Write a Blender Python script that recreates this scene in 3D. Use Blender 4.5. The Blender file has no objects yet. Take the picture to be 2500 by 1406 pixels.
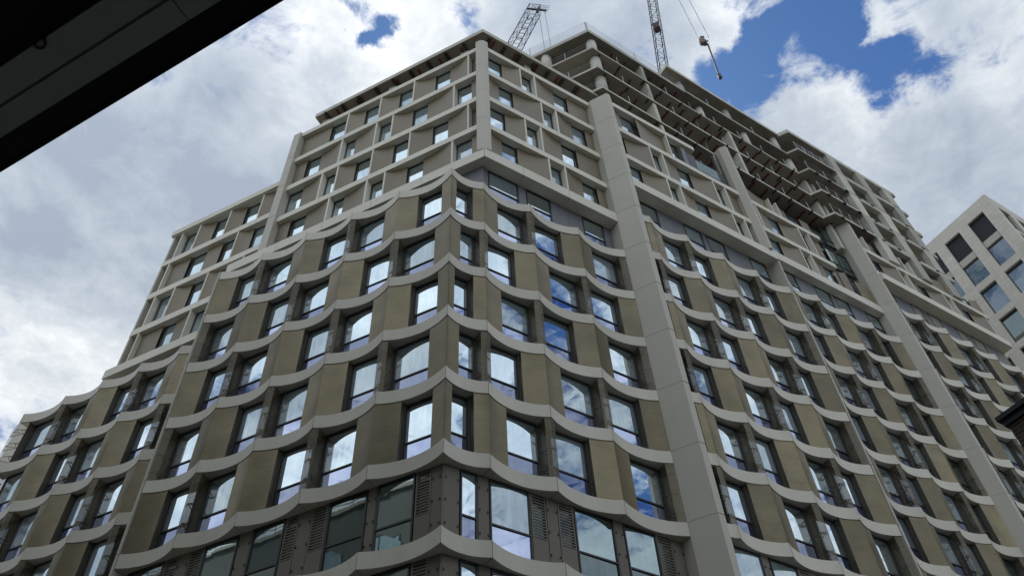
import bpy, bmesh, math, random
from mathutils import Vector, Matrix, Quaternion
random.seed(7)
S = bpy.context.scene
COL = S.collection

# ------------------------------------------------------------------ camera
CAM = Vector((10.12295695, -17.21548829, 1.65296405))
W2C = Matrix(((0.89576764, 0.4428457, -0.03857488),
              (0.36106189, -0.67422039, 0.64425241),
              (0.25929644, -0.59102838, -0.76383952)))
FPX = 2037.89
cd = bpy.data.cameras.new('camera')
cam = bpy.data.objects.new('camera', cd)
COL.objects.link(cam)
cam.matrix_world = Matrix.Translation(CAM) @ W2C.transposed().to_4x4()
cd.sensor_width = 36.0
cd.lens = FPX / 2500 * 36.0
cd.clip_start = 0.05
cd.clip_end = 4000
S.camera = cam

def to_px(P):
    q = W2C @ (Vector(P) - CAM)
    if q.z > -0.2:
        return None
    return (1250 + FPX * q.x / -q.z, 703 - FPX * q.y / -q.z, -q.z)

def px_dir(x, y):
    return (W2C.transposed() @ Vector(((x - 1250) / FPX, -(y - 703) / FPX, -1.0))).normalized()

def in_view(pts, m=220):
    xs = []
    ys = []
    for P in pts:
        q = to_px(P)
        if q is None:
            return False
        xs.append(q[0])
        ys.append(q[1])
    return max(xs) > -m and min(xs) < 2500 + m and max(ys) > -m and min(ys) < 1406 + m

# ------------------------------------------------------------------ sky + sun
SUN_EL, SUN_AZ = math.radians(56), math.radians(-22)     # azimuth from +Y towards +X
w = bpy.data.worlds.new('World')
S.world = w
w.use_nodes = True
nt = w.node_tree
nt.nodes.clear()
def N(t, **k):
    n = nt.nodes.new(t)
    for a, b in k.items():
        setattr(n, a, b)
    return n
def LK(a, b):
    nt.links.new(a, b)
def mth(op, a, b=None, c=None, clamp=False):
    n = N('ShaderNodeMath', operation=op, use_clamp=clamp)
    for i, v in enumerate((a, b, c)):
        if v is None:
            continue
        if isinstance(v, (int, float)):
            n.inputs[i].default_value = v
        else:
            LK(v, n.inputs[i])
    return n.outputs[0]
out = N('ShaderNodeOutputWorld')
bg = N('ShaderNodeBackground')
LK(bg.outputs[0], out.inputs[0])
sky = N('ShaderNodeTexSky', sky_type='NISHITA')
sky.sun_disc = False
sky.sun_elevation = SUN_EL
sky.sun_rotation = SUN_AZ
sky.ozone_density = 3.0
sky.air_density = 1.0
sky.dust_density = 0.3
tc = N('ShaderNodeTexCoord')
sep = N('ShaderNodeSeparateXYZ')
LK(tc.outputs['Generated'], sep.inputs[0])
zc = mth('MAXIMUM', sep.outputs[2], 0.12)
cx = mth('DIVIDE', sep.outputs[0], zc)
cy = mth('DIVIDE', sep.outputs[1], zc)
cv = N('ShaderNodeCombineXYZ')
LK(cx, cv.inputs[0])
LK(cy, cv.inputs[1])
def noise(vec, scale, detail, rough=0.55, dist=0.0, off=(0, 0, 0)):
    m = N('ShaderNodeMapping')
    m.inputs['Location'].default_value = off
    LK(vec, m.inputs[0])
    n = N('ShaderNodeTexNoise')
    n.inputs['Scale'].default_value = scale
    n.inputs['Detail'].default_value = detail
    n.inputs['Roughness'].default_value = rough
    n.inputs['Distortion'].default_value = dist
    LK(m.outputs[0], n.inputs['Vector'])
    return n.outputs['Fac']
dn = N('ShaderNodeTexNoise')
dn.inputs['Scale'].default_value = 9.0
dn.inputs['Detail'].default_value = 6
dn.inputs['Roughness'].default_value = .6
LK(tc.outputs['Generated'], dn.inputs['Vector'])
dsub = N('ShaderNodeVectorMath', operation='SUBTRACT')
LK(dn.outputs['Color'], dsub.inputs[0])
dsub.inputs[1].default_value = (.5, .5, .5)
dsc = N('ShaderNodeVectorMath', operation='SCALE')
LK(dsub.outputs[0], dsc.inputs[0])
dsc.inputs['Scale'].default_value = .13
wdir = N('ShaderNodeVectorMath', operation='ADD')
LK(tc.outputs['Generated'], wdir.inputs[0])
LK(dsc.outputs[0], wdir.inputs[1])
def blob(x, y, r, gain, soft=0.6, d=None):
    d = d or px_dir(x, y)
    vm = N('ShaderNodeVectorMath', operation='DISTANCE')
    LK(wdir.outputs[0], vm.inputs[0])
    vm.inputs[1].default_value = d
    rr = r / FPX
    mr = N('ShaderNodeMapRange', interpolation_type='SMOOTHSTEP')
    LK(vm.outputs['Value'], mr.inputs['Value'])
    mr.inputs['From Min'].default_value = rr * (1 - soft)
    mr.inputs['From Max'].default_value = rr * (1 + soft)
    mr.inputs['To Min'].default_value = gain
    mr.inputs['To Max'].default_value = 0.0
    return mr.outputs[0]
fb = noise(cv.outputs[0], 3.4, 9, 0.62, 0.25, (3.1, 1.7, 0))
fine = noise(cv.outputs[0], 15.0, 8, 0.66, 0.6, (0.4, 5.2, 0))
cover = mth('ADD', fb, mth('MULTIPLY', mth('SUBTRACT', fine, 0.5), 1.0))
cover = mth('ADD', cover, 0.17)
HOLES = [(930, 95, 36, .46, .9), (858, 28, 30, .30, .9), (884, 126, 24, .40, .9), (1140, 45, 36, .30, .9), (1196, 84, 20, .3, .9),
         (692, 142, 17, .36, .9), (1930, 120, 130, .40, .6), (1775, 195, 85, .36, .6),
         (2110, 130, 90, .30, .7), (2030, 20, 60, .22, .9), (2200, 170, 80, .26, .8), (2130, 240, 50, .28, .8), (1860, 285, 40, .2, .9),
         (10, 1100, 40, .16, .9)]
_nR = Vector((0.8413489, -0.54049239, 0))
for x, y, r in ((1240, 830, 170), (1370, 640, 120), (1360, 800, 90), (1580, 1180, 110), (1740, 980, 70), (1850, 620, 120)):
    d_ = px_dir(x, y)
    d_ = d_ - _nR * (2 * d_.dot(_nR))
    cover = mth('SUBTRACT', cover, blob(0, 0, r, .17, .9, d_))
for x, y, r, g, so in HOLES:
    cover = mth('SUBTRACT', cover, blob(x, y, r, g, so))
for x, y, r, g, so in [(1955, 235, 80, .40, .9), (2060, 210, 40, .2, .9), (2150, 50, 40, .34, .9), (2100, 110, 25, .22, .9), (1880, 185, 24, .24, .9), (2290, 60, 60, .2, .9), (300, 500, 420, .18, .6), (2200, 480, 260, .2, .5), (1400, 10, 150, .2, .7), (960, 0, 60, .12, .8), (1730, 60, 70, .22, .5)]:
    cover = mth('ADD', cover, blob(x, y, r, g, so))
den = N('ShaderNodeMapRange', interpolation_type='SMOOTHSTEP')
LK(cover, den.inputs['Value'])
den.inputs['From Min'].default_value = 0.33
den.inputs['From Max'].default_value = 0.68
# thickness -> grey bellies
g1 = noise(cv.outputs[0], 2.3, 6, 0.55, 0.3, (7.7, 2.2, 0))
g2 = noise(cv.outputs[0], 7.0, 7, 0.6, 0.4, (1.3, 9.4, 0))
thick = mth('ADD', mth('MULTIPLY', g1, 0.70), mth('MULTIPLY', g2, 0.55))
thick = mth('ADD', thick, mth('MULTIPLY', mth('SUBTRACT', cover, 0.7), 0.35))
for x, y, r, g, so in [(380, 420, 260, .16, .8), (60, 620, 120, .16, .8), (1420, 40, 170, .15, .8), (2300, 520, 220, .10, .8), (560, 230, 110, .08, .8), (800, 200, 60, .12, .8)]:
    thick = mth('ADD', thick, blob(x, y, r, g, so))
for x, y, r, g, so in [(830, 90, 170, .12, .8), (1000, 40, 160, .1, .8), (1750, 100, 120, .14, .8), (2050, 330, 130, .16, .8), (640, 330, 100, .10, .8), (80, 900, 160, .12, .8)]:
    thick = mth('SUBTRACT', thick, blob(x, y, r, g, so))
ramp = N('ShaderNodeValToRGB')
LK(thick, ramp.inputs[0])
e = ramp.color_ramp.elements
e[0].position = 0.36
e[0].color = (.57, .585, .60, 1)
e[1].position = 0.86
e[1].color = (0.215, 0.25, 0.305, 1)
m1 = e.new(0.50)
m1.color = (0.42, 0.445, 0.47, 1)
m2 = e.new(0.64)
m2.color = (0.31, 0.345, 0.39, 1)
skm = N('ShaderNodeVectorMath', operation='MULTIPLY')
LK(sky.outputs[0], skm.inputs[0])
skm.inputs[1].default_value = (.26, .41, .57)
mx = N('ShaderNodeMix', data_type='RGBA')
LK(den.outputs[0], mx.inputs[0])
LK(skm.outputs[0], mx.inputs[6])
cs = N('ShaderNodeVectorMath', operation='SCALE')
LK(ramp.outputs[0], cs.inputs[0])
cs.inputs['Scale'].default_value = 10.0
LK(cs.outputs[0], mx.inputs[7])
bd = N('ShaderNodeVectorMath', operation='DOT_PRODUCT')  # added gain: unseen clouds behind the camera brightened to light the facades
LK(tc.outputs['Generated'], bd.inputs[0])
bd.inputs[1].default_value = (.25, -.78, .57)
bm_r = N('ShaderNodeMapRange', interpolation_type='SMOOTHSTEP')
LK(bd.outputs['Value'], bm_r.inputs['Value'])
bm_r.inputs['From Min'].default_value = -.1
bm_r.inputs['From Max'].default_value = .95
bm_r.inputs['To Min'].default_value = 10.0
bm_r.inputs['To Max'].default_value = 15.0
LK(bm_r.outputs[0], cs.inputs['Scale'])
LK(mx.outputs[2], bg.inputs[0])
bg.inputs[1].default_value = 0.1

sd = bpy.data.lights.new('sun', 'SUN')
sd.energy = 1.2
sd.angle = math.radians(10)
sd.color = (1, 0.96, 0.9)
so_ = bpy.data.objects.new('sun', sd)
COL.objects.link(so_)
sdir = Vector((math.sin(SUN_AZ) * math.cos(SUN_EL), math.cos(SUN_AZ) * math.cos(SUN_EL), math.sin(SUN_EL)))
so_.rotation_euler = sdir.to_track_quat('Z', 'Y').to_euler()
so_.location = (0, 0, 120)

S.view_settings.view_transform = 'Standard'
S.view_settings.look = 'None'
S.view_settings.exposure = 0.88
S.view_settings.gamma = 1
S.render.engine = 'CYCLES'
S.cycles.max_bounces = 8
S.cycles.transparent_max_bounces = 12

# ------------------------------------------------------------------ materials
def mat(name, col, rough=0.6, metal=0.0, spec=0.5, var=0.0, vscale=1.5, stretch=(1, 1, 1), bump=0.0, bscale=20, det=5, var2=None):
    m = bpy.data.materials.new(name)
    m.use_nodes = True
    t = m.node_tree
    b = t.nodes['Principled BSDF']
    b.inputs['Base Color'].default_value = (*col, 1)
    b.inputs['Roughness'].default_value = rough
    b.inputs['Metallic'].default_value = metal
    b.inputs['Specular IOR Level'].default_value = spec
    if var or bump:
        tx = t.nodes.new('ShaderNodeTexCoord')
        mp = t.nodes.new('ShaderNodeMapping')
        mp.inputs['Scale'].default_value = stretch
        t.links.new(tx.outputs['Object'], mp.inputs[0])
    if var:
        n = t.nodes.new('ShaderNodeTexNoise')
        n.inputs['Scale'].default_value = vscale
        n.inputs['Detail'].default_value = det
        n.inputs['Roughness'].default_value = 0.6
        t.links.new(mp.outputs[0], n.inputs['Vector'])
        r = t.nodes.new('ShaderNodeMapRange')
        r.inputs['From Min'].default_value = 0.3
        r.inputs['From Max'].default_value = 0.7
        r.inputs['To Min'].default_value = 1 - var
        r.inputs['To Max'].default_value = 1 + var
        t.links.new(n.outputs['Fac'], r.inputs['Value'])
        v = t.nodes.new('ShaderNodeVectorMath')
        v.operation = 'SCALE'
        v.inputs[0].default_value = col
        oi = t.nodes.new('ShaderNodeObjectInfo')
        vr = t.nodes.new('ShaderNodeMapRange')
        vr.inputs['To Min'].default_value = 1 - var * 1.3
        vr.inputs['To Max'].default_value = 1 + var * 1.3
        t.links.new(oi.outputs['Random'], vr.inputs['Value'])
        mm = t.nodes.new('ShaderNodeMath')
        mm.operation = 'MULTIPLY'
        t.links.new(r.outputs[0], mm.inputs[0])
        t.links.new(vr.outputs[0], mm.inputs[1])
        t.links.new(mm.outputs[0], v.inputs['Scale'])
        t.links.new(v.outputs[0], b.inputs['Base Color'])
    if bump:
        n2 = t.nodes.new('ShaderNodeTexNoise')
        n2.inputs['Scale'].default_value = bscale
        n2.inputs['Detail'].default_value = 4
        t.links.new(mp.outputs[0], n2.inputs['Vector'])
        bp = t.nodes.new('ShaderNodeBump')
        bp.inputs['Strength'].default_value = bump
        bp.inputs['Distance'].default_value = 0.02
        t.links.new(n2.outputs['Fac'], bp.inputs['Height'])
        t.links.new(bp.outputs[0], b.inputs['Normal'])
    return m

M = {}
M['band'] = mat('band_metal', (.545, .51, .42), .5, 0, .4, var=.06, vscale=1.2, stretch=(1, 1, .25))
M['pilaster'] = mat('pilaster_panel', (.43, .405, .335), .55, 0, .4, var=.04, vscale=.5)
M['beam'] = mat('beam_metal', (.62, .58, .48), .5, 0, .4, var=.05, vscale=.6)
M['cpanel'] = mat('curved_metal', (.175, .143, .090), .45, .15, .5, var=.06, vscale=.8, stretch=(1, 1, .4))
M['dark'] = mat('dark_metal', (.028, .026, .024), .45, .2, .5)
M['reveal'] = mat('bronze_reveal', (.085, .074, .054), .5, .2, .5, var=.06)
M['grey'] = mat('grey_cladding', (.13, .135, .15), .5, .1, .5, var=.05, vscale=.8)
M['warm'] = mat('warm_cladding', (.135, .120, .092), .55, .1, .4, var=.05, vscale=.8)
M['inner'] = mat('cavity_wall', (.22, .205, .17), .8)
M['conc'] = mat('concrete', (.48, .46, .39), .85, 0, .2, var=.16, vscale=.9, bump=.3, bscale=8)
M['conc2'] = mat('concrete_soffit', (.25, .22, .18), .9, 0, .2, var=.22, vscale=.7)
M['red'] = mat('red_pipe', (.13, .014, .012), .5)
M['steel'] = mat('galvanised_steel', (.35, .36, .37), .45, .6)
M['crane'] = mat('crane_steel', (.03, .034, .045), .5, .3)
M['clip'] = mat('clip_steel', (.02, .02, .02), .35, .5)
M['white'] = mat('white_clip', (.7, .7, .68), .5)
M['stone'] = None
M['soffit'] = mat('soffit_panel', (.38, .40, .38), .6, 0, .3, var=.04)
M['black'] = mat('black_metal', (.008, .009, .014), .5, 0, .3)
M['orange'] = mat('hoist_orange', (.26, .17, .13), .6, var=.3, vscale=3)
M['asphalt'] = mat('asphalt', (.05, .05, .052), .9, var=.15, vscale=2, bump=.4, bscale=60)
M['paving'] = mat('paving_stone', (.22, .21, .20), .85, var=.12, vscale=1.5)
M['earth'] = mat('city_ground', (.12, .12, .115), .9, var=.1, vscale=.1)
M['roof'] = mat('roof_felt', (.07, .07, .07), .9)
M['line'] = mat('road_paint', (.7, .7, .66), .7, var=.08, vscale=6)
M['render'] = mat('opposite_stone', (.17, .18, .165), .8, var=.1, vscale=.4)

def screen_mat(name, col, alpha, lines):
    m = mat(name, col, .38, .6, .4)
    t = m.node_tree
    b = t.nodes['Principled BSDF']
    tx = t.nodes.new('ShaderNodeTexCoord')
    # fine horizontal louvre ribs of the perforated sheet with slow waviness
    sx = t.nodes.new('ShaderNodeSeparateXYZ')
    t.links.new(tx.outputs['Object'], sx.inputs[0])
    mp = t.nodes.new('ShaderNodeMapping')
    mp.inputs['Scale'].default_value = (.5, .5, 9)
    t.links.new(tx.outputs['Object'], mp.inputs[0])
    n = t.nodes.new('ShaderNodeTexNoise')
    n.inputs['Scale'].default_value = 2.2
    n.inputs['Detail'].default_value = 7
    n.inputs['Roughness'].default_value = .75
    t.links.new(mp.outputs[0], n.inputs['Vector'])
    n3 = t.nodes.new('ShaderNodeTexNoise')
    n3.inputs['Scale'].default_value = .9
    n3.inputs['Detail'].default_value = 4
    t.links.new(tx.outputs['Object'], n3.inputs['Vector'])
    ad = t.nodes.new('ShaderNodeMath')
    ad.operation = 'ADD'
    t.links.new(n.outputs['Fac'], ad.inputs[0])
    t.links.new(n3.outputs['Fac'], ad.inputs[1])
    r = t.nodes.new('ShaderNodeMapRange')
    r.inputs['From Min'].default_value = .7
    r.inputs['From Max'].default_value = 1.3
    r.inputs['To Min'].default_value = 1 - lines
    r.inputs['To Max'].default_value = 1 + lines
    t.links.new(ad.outputs[0], r.inputs['Value'])
    v = t.nodes.new('ShaderNodeVectorMath')
    v.operation = 'SCALE'
    v.inputs[0].default_value = col
    oi = t.nodes.new('ShaderNodeObjectInfo')
    vr = t.nodes.new('ShaderNodeMapRange')
    vr.inputs['To Min'].default_value = .78
    vr.inputs['To Max'].default_value = 1.2
    t.links.new(oi.outputs['Random'], vr.inputs['Value'])
    mm = t.nodes.new('ShaderNodeMath')
    mm.operation = 'MULTIPLY'
    t.links.new(r.outputs[0], mm.inputs[0])
    t.links.new(vr.outputs[0], mm.inputs[1])
    t.links.new(mm.outputs[0], v.inputs['Scale'])
    t.links.new(v.outputs[0], b.inputs['Base Color'])
    # the open area of the perforation: fine ribs, partly see-through
    wv = t.nodes.new('ShaderNodeTexWave')
    wv.wave_type = 'BANDS'
    wv.bands_direction = 'Z'
    wv.inputs['Scale'].default_value = 9
    t.links.new(tx.outputs['Object'], wv.inputs['Vector'])
    rr = t.nodes.new('ShaderNodeMapRange')
    rr.inputs['To Min'].default_value = alpha * .6
    rr.inputs['To Max'].default_value = alpha * 1.4
    t.links.new(wv.outputs['Fac'], rr.inputs['Value'])
    o = t.nodes['Material Output']
    tr = t.nodes.new('ShaderNodeBsdfTransparent')
    mxx = t.nodes.new('ShaderNodeMixShader')
    t.links.new(rr.outputs[0], mxx.inputs[0])
    t.links.new(b.outputs[0], mxx.inputs[1])
    t.links.new(tr.outputs[0], mxx.inputs[2])
    t.links.new(mxx.outputs[0], o.inputs[0])
    return m
M['screen'] = screen_mat('perforated_bronze', (.22, .185, .112), .20, .24)
M['mesh'] = screen_mat('open_mesh', (.16, .138, .095), .42, .20)

def glass(name, inner, gl, fac, streak=0.0):
    m = bpy.data.materials.new(name)
    m.use_nodes = True
    t = m.node_tree
    t.nodes.clear()
    o = t.nodes.new('ShaderNodeOutputMaterial')
    g = t.nodes.new('ShaderNodeBsdfGlossy')
    g.inputs['Color'].default_value = (*gl, 1)
    g.inputs['Roughness'].default_value = .015
    d = t.nodes.new('ShaderNodeBsdfDiffuse')
    d.inputs['Color'].default_value = (*inner, 1)
    oi = t.nodes.new('ShaderNodeObjectInfo')
    vr = t.nodes.new('ShaderNodeMapRange')
    vr.inputs['To Min'].default_value = .35
    vr.inputs['To Max'].default_value = 1.5
    t.links.new(oi.outputs['Random'], vr.inputs['Value'])
    vs = t.nodes.new('ShaderNodeVectorMath')
    vs.operation = 'SCALE'
    vs.inputs[0].default_value = inner
    t.links.new(vr.outputs[0], vs.inputs['Scale'])
    t.links.new(vs.outputs[0], d.inputs['Color'])
    tx = t.nodes.new('ShaderNodeTexCoord')
    mp = t.nodes.new('ShaderNodeMapping')
    mp.inputs['Scale'].default_value = (2.5, 2.5, .35)
    t.links.new(tx.outputs['Object'], mp.inputs[0])
    n = t.nodes.new('ShaderNodeTexNoise')
    n.inputs['Scale'].default_value = 2.4
    n.inputs['Detail'].default_value = 6
    n.inputs['Roughness'].default_value = .65
    t.links.new(mp.outputs[0], n.inputs['Vector'])
    r = t.nodes.new('ShaderNodeMapRange')
    r.inputs['From Min'].default_value = .35
    r.inputs['From Max'].default_value = .7
    r.inputs['To Min'].default_value = fac + streak * .3
    r.inputs['To Max'].default_value = fac - streak
    t.links.new(n.outputs['Fac'], r.inputs['Value'])
    lw = t.nodes.new('ShaderNodeLayerWeight')
    lw.inputs[0].default_value = .35
    ma = t.nodes.new('ShaderNodeMath')
    ma.operation = 'MULTIPLY_ADD'
    ma.use_clamp = True
    t.links.new(lw.outputs['Fresnel'], ma.inputs[0])
    ma.inputs[1].default_value = .38
    t.links.new(r.outputs[0], ma.inputs[2])
    # slight waviness of the panes
    n2 = t.nodes.new('ShaderNodeTexNoise')
    n2.inputs['Scale'].default_value = 1.3
    n2.inputs['Detail'].default_value = 1
    t.links.new(tx.outputs['Object'], n2.inputs['Vector'])
    bp = t.nodes.new('ShaderNodeBump')
    bp.inputs['Strength'].default_value = .03
    bp.inputs['Distance'].default_value = .05
    t.links.new(n2.outputs['Fac'], bp.inputs['Height'])
    t.links.new(bp.outputs[0], g.inputs['Normal'])
    mxx = t.nodes.new('ShaderNodeMixShader')
    t.links.new(ma.outputs[0], mxx.inputs[0])
    t.links.new(d.outputs[0], mxx.inputs[1])
    t.links.new(g.outputs[0], mxx.inputs[2])
    t.links.new(mxx.outputs[0], o.inputs[0])
    return m
M['pane'] = glass('window_glass', (.19, .235, .25), (.78, .90, .96), .46, .10)
M['pane_low'] = glass('tinted_glass', (.035, .04, .07), (.56, .63, .84), .40, .05)
M['pane_dark'] = glass('dark_glass', (.02, .028, .028), (.60, .72, .72), .25, .04)

def brickmat(name, c1, c2, mortar, bw, bh, ms, rough=.9, var=.0):
    m = mat(name, c1, rough, 0, .2)
    t = m.node_tree
    b = t.nodes['Principled BSDF']
    tx = t.nodes.new('ShaderNodeTexCoord')
    sx = t.nodes.new('ShaderNodeSeparateXYZ')
    t.links.new(tx.outputs['Object'], sx.inputs[0])
    a = t.nodes.new('ShaderNodeMath')
    a.operation = 'ADD'
    t.links.new(sx.outputs[0], a.inputs[0])
    t.links.new(sx.outputs[1], a.inputs[1])
    c = t.nodes.new('ShaderNodeCombineXYZ')
    t.links.new(a.outputs[0], c.inputs[0])
    t.links.new(sx.outputs[2], c.inputs[1])
    k = t.nodes.new('ShaderNodeTexBrick')
    k.inputs['Color1'].default_value = (*c1, 1)
    k.inputs['Color2'].default_value = (*c2, 1)
    k.inputs['Mortar'].default_value = (*mortar, 1)
    k.inputs['Scale'].default_value = 1
    k.inputs['Brick Width'].default_value = bw
    k.inputs['Row Height'].default_value = bh
    k.inputs['Mortar Size'].default_value = ms
    t.links.new(c.outputs[0], k.inputs['Vector'])
    n = t.nodes.new('ShaderNodeTexNoise')
    n.inputs['Scale'].default_value = 1.2
    n.inputs['Detail'].default_value = 6
    t.links.new(tx.outputs['Object'], n.inputs['Vector'])
    r = t.nodes.new('ShaderNodeMapRange')
    r.inputs['From Min'].default_value = .3
    r.inputs['From Max'].default_value = .7
    r.inputs['To Min'].default_value = 1 - var
    r.inputs['To Max'].default_value = 1 + var
    t.links.new(n.outputs['Fac'], r.inputs['Value'])
    v = t.nodes.new('ShaderNodeVectorMath')
    v.operation = 'SCALE'
    t.links.new(k.outputs['Color'], v.inputs[0])
    t.links.new(r.outputs[0], v.inputs['Scale'])
    t.links.new(v.outputs[0], b.inputs['Base Color'])
    return m
M['brick'] = brickmat('dark_brick', (.045, .03, .024), (.06, .038, .03), (.10, .085, .07), .225, .075, .012, var=.3)
M['stone'] = brickmat('pale_stone', (.60, .56, .48), (.56, .525, .45), (.40, .37, .32), 1.45, .64, .012, rough=.7, var=.06)

# ------------------------------------------------------------------ mesh helper
class MB:
    def __init__(s):
        s.v = []
        s.f = []
        s.m = []
    def poly(s, pts, mi=0):
        b = len(s.v)
        s.v += [tuple(p) for p in pts]
        s.f.append(tuple(range(b, b + len(pts))))
        s.m.append(mi)
    def hexa(s, c, mi=0):            # 8 corners: bottom 4 (ring), top 4 (ring)
        b = len(s.v)
        s.v += [tuple(p) for p in c]
        for q in ((3, 2, 1, 0), (4, 5, 6, 7), (0, 1, 5, 4), (1, 2, 6, 5), (2, 3, 7, 6), (3, 0, 4, 7)):
            s.f.append(tuple(b + i for i in q))
            s.m.append(mi)
    def box(s, F, s0, s1, d0, d1, z0, z1, mi=0):
        s.hexa([F(s0, d0, z0), F(s1, d0, z0), F(s1, d1, z0), F(s0, d1, z0), F(s0, d0, z1), F(s1, d0, z1), F(s1, d1, z1), F(s0, d1, z1)], mi)
    def prism(s, ring, z0, z1, mi=0, cap=True):      # ring of (x,y) world
        n = len(ring)
        b = len(s.v)
        s.v += [(p[0], p[1], z0) for p in ring] + [(p[0], p[1], z1) for p in ring]
        for i in range(n):
            j = (i + 1) % n
            s.f.append((b + i, b + j, b + n + j, b + n + i))
            s.m.append(mi)
        if cap:
            s.f.append(tuple(b + i for i in range(n))[::-1])
            s.m.append(mi)
            s.f.append(tuple(b + n + i for i in range(n)))
            s.m.append(mi)
    def tube(s, a, b_, r, n=6, mi=0, r2=None):
        a = Vector(a)
        c = Vector(b_)
        d = (c - a)
        if d.length < 1e-6:
            return
        d.normalize()
        u = d.orthogonal().normalized()
        v = d.cross(u)
        base = len(s.v)
        for P, rr in ((a, r), (c, r2 or r)):
            for i in range(n):
                t = 2 * math.pi * i / n
                s.v.append(tuple(P + (u * math.cos(t) + v * math.sin(t)) * rr))
        for i in range(n):
            j = (i + 1) % n
            s.f.append((base + i, base + j, base + n + j, base + n + i))
            s.m.append(mi)
        s.f.append(tuple(base + i for i in range(n))[::-1])
        s.m.append(mi)
        s.f.append(tuple(base + n + i for i in range(n)))
        s.m.append(mi)
    def add(s, o):
        b = len(s.v)
        s.v += o.v
        s.f += [tuple(i + b for i in f) for f in o.f]
        s.m += o.m
    def build(s, name, mats, parent=None, kind=None, recalc=True, matrix=None):
        me = bpy.data.meshes.new(name)
        me.from_pydata(s.v, [], s.f)
        if not isinstance(mats, (list, tuple)):
            mats = [mats]
        for m in mats:
            me.materials.append(m)
        me.polygons.foreach_set('material_index', s.m)
        if recalc:
            bm = bmesh.new()
            bm.from_mesh(me)
            bmesh.ops.recalc_face_normals(bm, faces=bm.faces)
            bm.to_mesh(me)
            bm.free()
        if matrix is not None:
            me.transform(matrix.inverted())
        me.update()
        o = bpy.data.objects.new(name, me)
        COL.objects.link(o)
        if matrix is not None and parent is None:
            o.matrix_world = matrix
        if parent:
            o.parent = parent
        if kind:
            o['kind'] = kind
        return o

def empty(name, loc=(0, 0, 0), rz=0, label=None, cat=None, group=None):
    o = bpy.data.objects.new(name, None)
    COL.objects.link(o)
    o.location = loc
    o.rotation_euler = (0, 0, rz)
    o.empty_display_size = 1
    if label:
        o['label'] = label
    if cat:
        o['category'] = cat
    if group:
        o['group'] = group
    return o

class Frame:
    def __init__(s, u, n, off=0.0):
        s.u = Vector(u)
        s.n = Vector(n)
        s.off = off
    def __call__(s, a, d, z):
        p = s.u * a - s.n * (d - s.off)
        return (p.x, p.y, z)
    def sh(s, off):
        return Frame(s.u, s.n, off)

TH = math.radians(57.28283552995481)
dR = Vector((math.cos(TH), math.sin(TH), 0))
nR = Vector((math.sin(TH), -math.cos(TH), 0))
FL = Frame((-1, 0, 0), (0, -1, 0))
FR = Frame(dR, nR)
H = 3.09
def lev(n):
    return 33.72 + H * n
MIT = .546                        # mitre of the obtuse corner

# ------------------------------------------------------------------ the apartment building
B = empty('apartment_building', (0, 0, 0), 0,
          'bronze and grey apartment block with scalloped floor bands and unfinished bare concrete top storeys', 'building')

class Pool:
    """parts of one kind; the 100 that show largest stay individual, the rest is one stuff part"""
    def __init__(s, name, mats, subname=None, submats=None, lim=99):
        s.name, s.mats, s.subname, s.submats, s.lim = name, mats, subname, submats, lim
        s.items = []
    def add(s, mb, sub, ref, size):
        pts = [Vector(v) for v in mb.v[::max(1, len(mb.v) // 8)]] or [Vector(ref)]
        if not in_view(pts):
            return
        q = to_px(ref)
        s.items.append((size / (q[2] ** 2) * (1 if 0 < q[0] < 2500 and 0 < q[1] < 1406 else .2), mb, sub))
    def flush(s, parent):
        s.items.sort(key=lambda t: -t[0])
        rest, restsub = MB(), MB()
        for i, (k, mb, sub) in enumerate(s.items):
            if i < s.lim:
                o = mb.build(s.name, s.mats, parent)
                if sub is not None and sub.f:
                    sub.build(s.subname, s.submats, o)
            else:
                rest.add(mb)
                if sub is not None:
                    restsub.add(sub)
        if rest.f:
            o = rest.build(s.name, s.mats, parent, kind='stuff')
            if restsub.f:
                restsub.build(s.subname, s.submats, o, kind='stuff')

P_screen = Pool('screen_panel', [M['screen'], M['reveal'], M['mesh']], 'bracket', [M['dark']])
P_win = Pool('window', [M['dark']], 'pane', [M['pane'], M['pane_low'], M['pane_dark']])
P_cp = Pool('curved_panel', [M['cpanel'], M['beam']])
P_clad = Pool('cladding_panel', [M['grey'], M['warm'], M['clip'], M['white']])
P_fin = Pool('window_fin', [M['beam']])
P_louv = Pool('louvre', [M['warm'], M['dark'], M['pane_dark']])

def arc(s0, s1, sag, n=14):
    c = s1 - s0
    r = (c * c / 4 + sag * sag) / (2 * sag)
    res = []
    for i in range(n + 1):
        t = -1 + 2 * i / n
        x = t * c / 2
        d = math.sqrt(r * r - x * x) - (r - sag)
        res.append((s0 + c / 2 + x, max(0, d)))
    return res

def arc_d(cusps, s, sag=.33):
    for a, b in zip(cusps[:-1], cusps[1:]):
        if a - 1e-6 <= s <= b + 1e-6:
            sg = sag * min(1, (b - a) / 2.45)
            if sg < .03:
                return 0
            c = b - a
            r = (c * c / 4 + sg * sg) / (2 * sg)
            x = s - (a + b) / 2
            return math.sqrt(max(0, r * r - x * x)) - (r - sg)
    return 0.0

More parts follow.
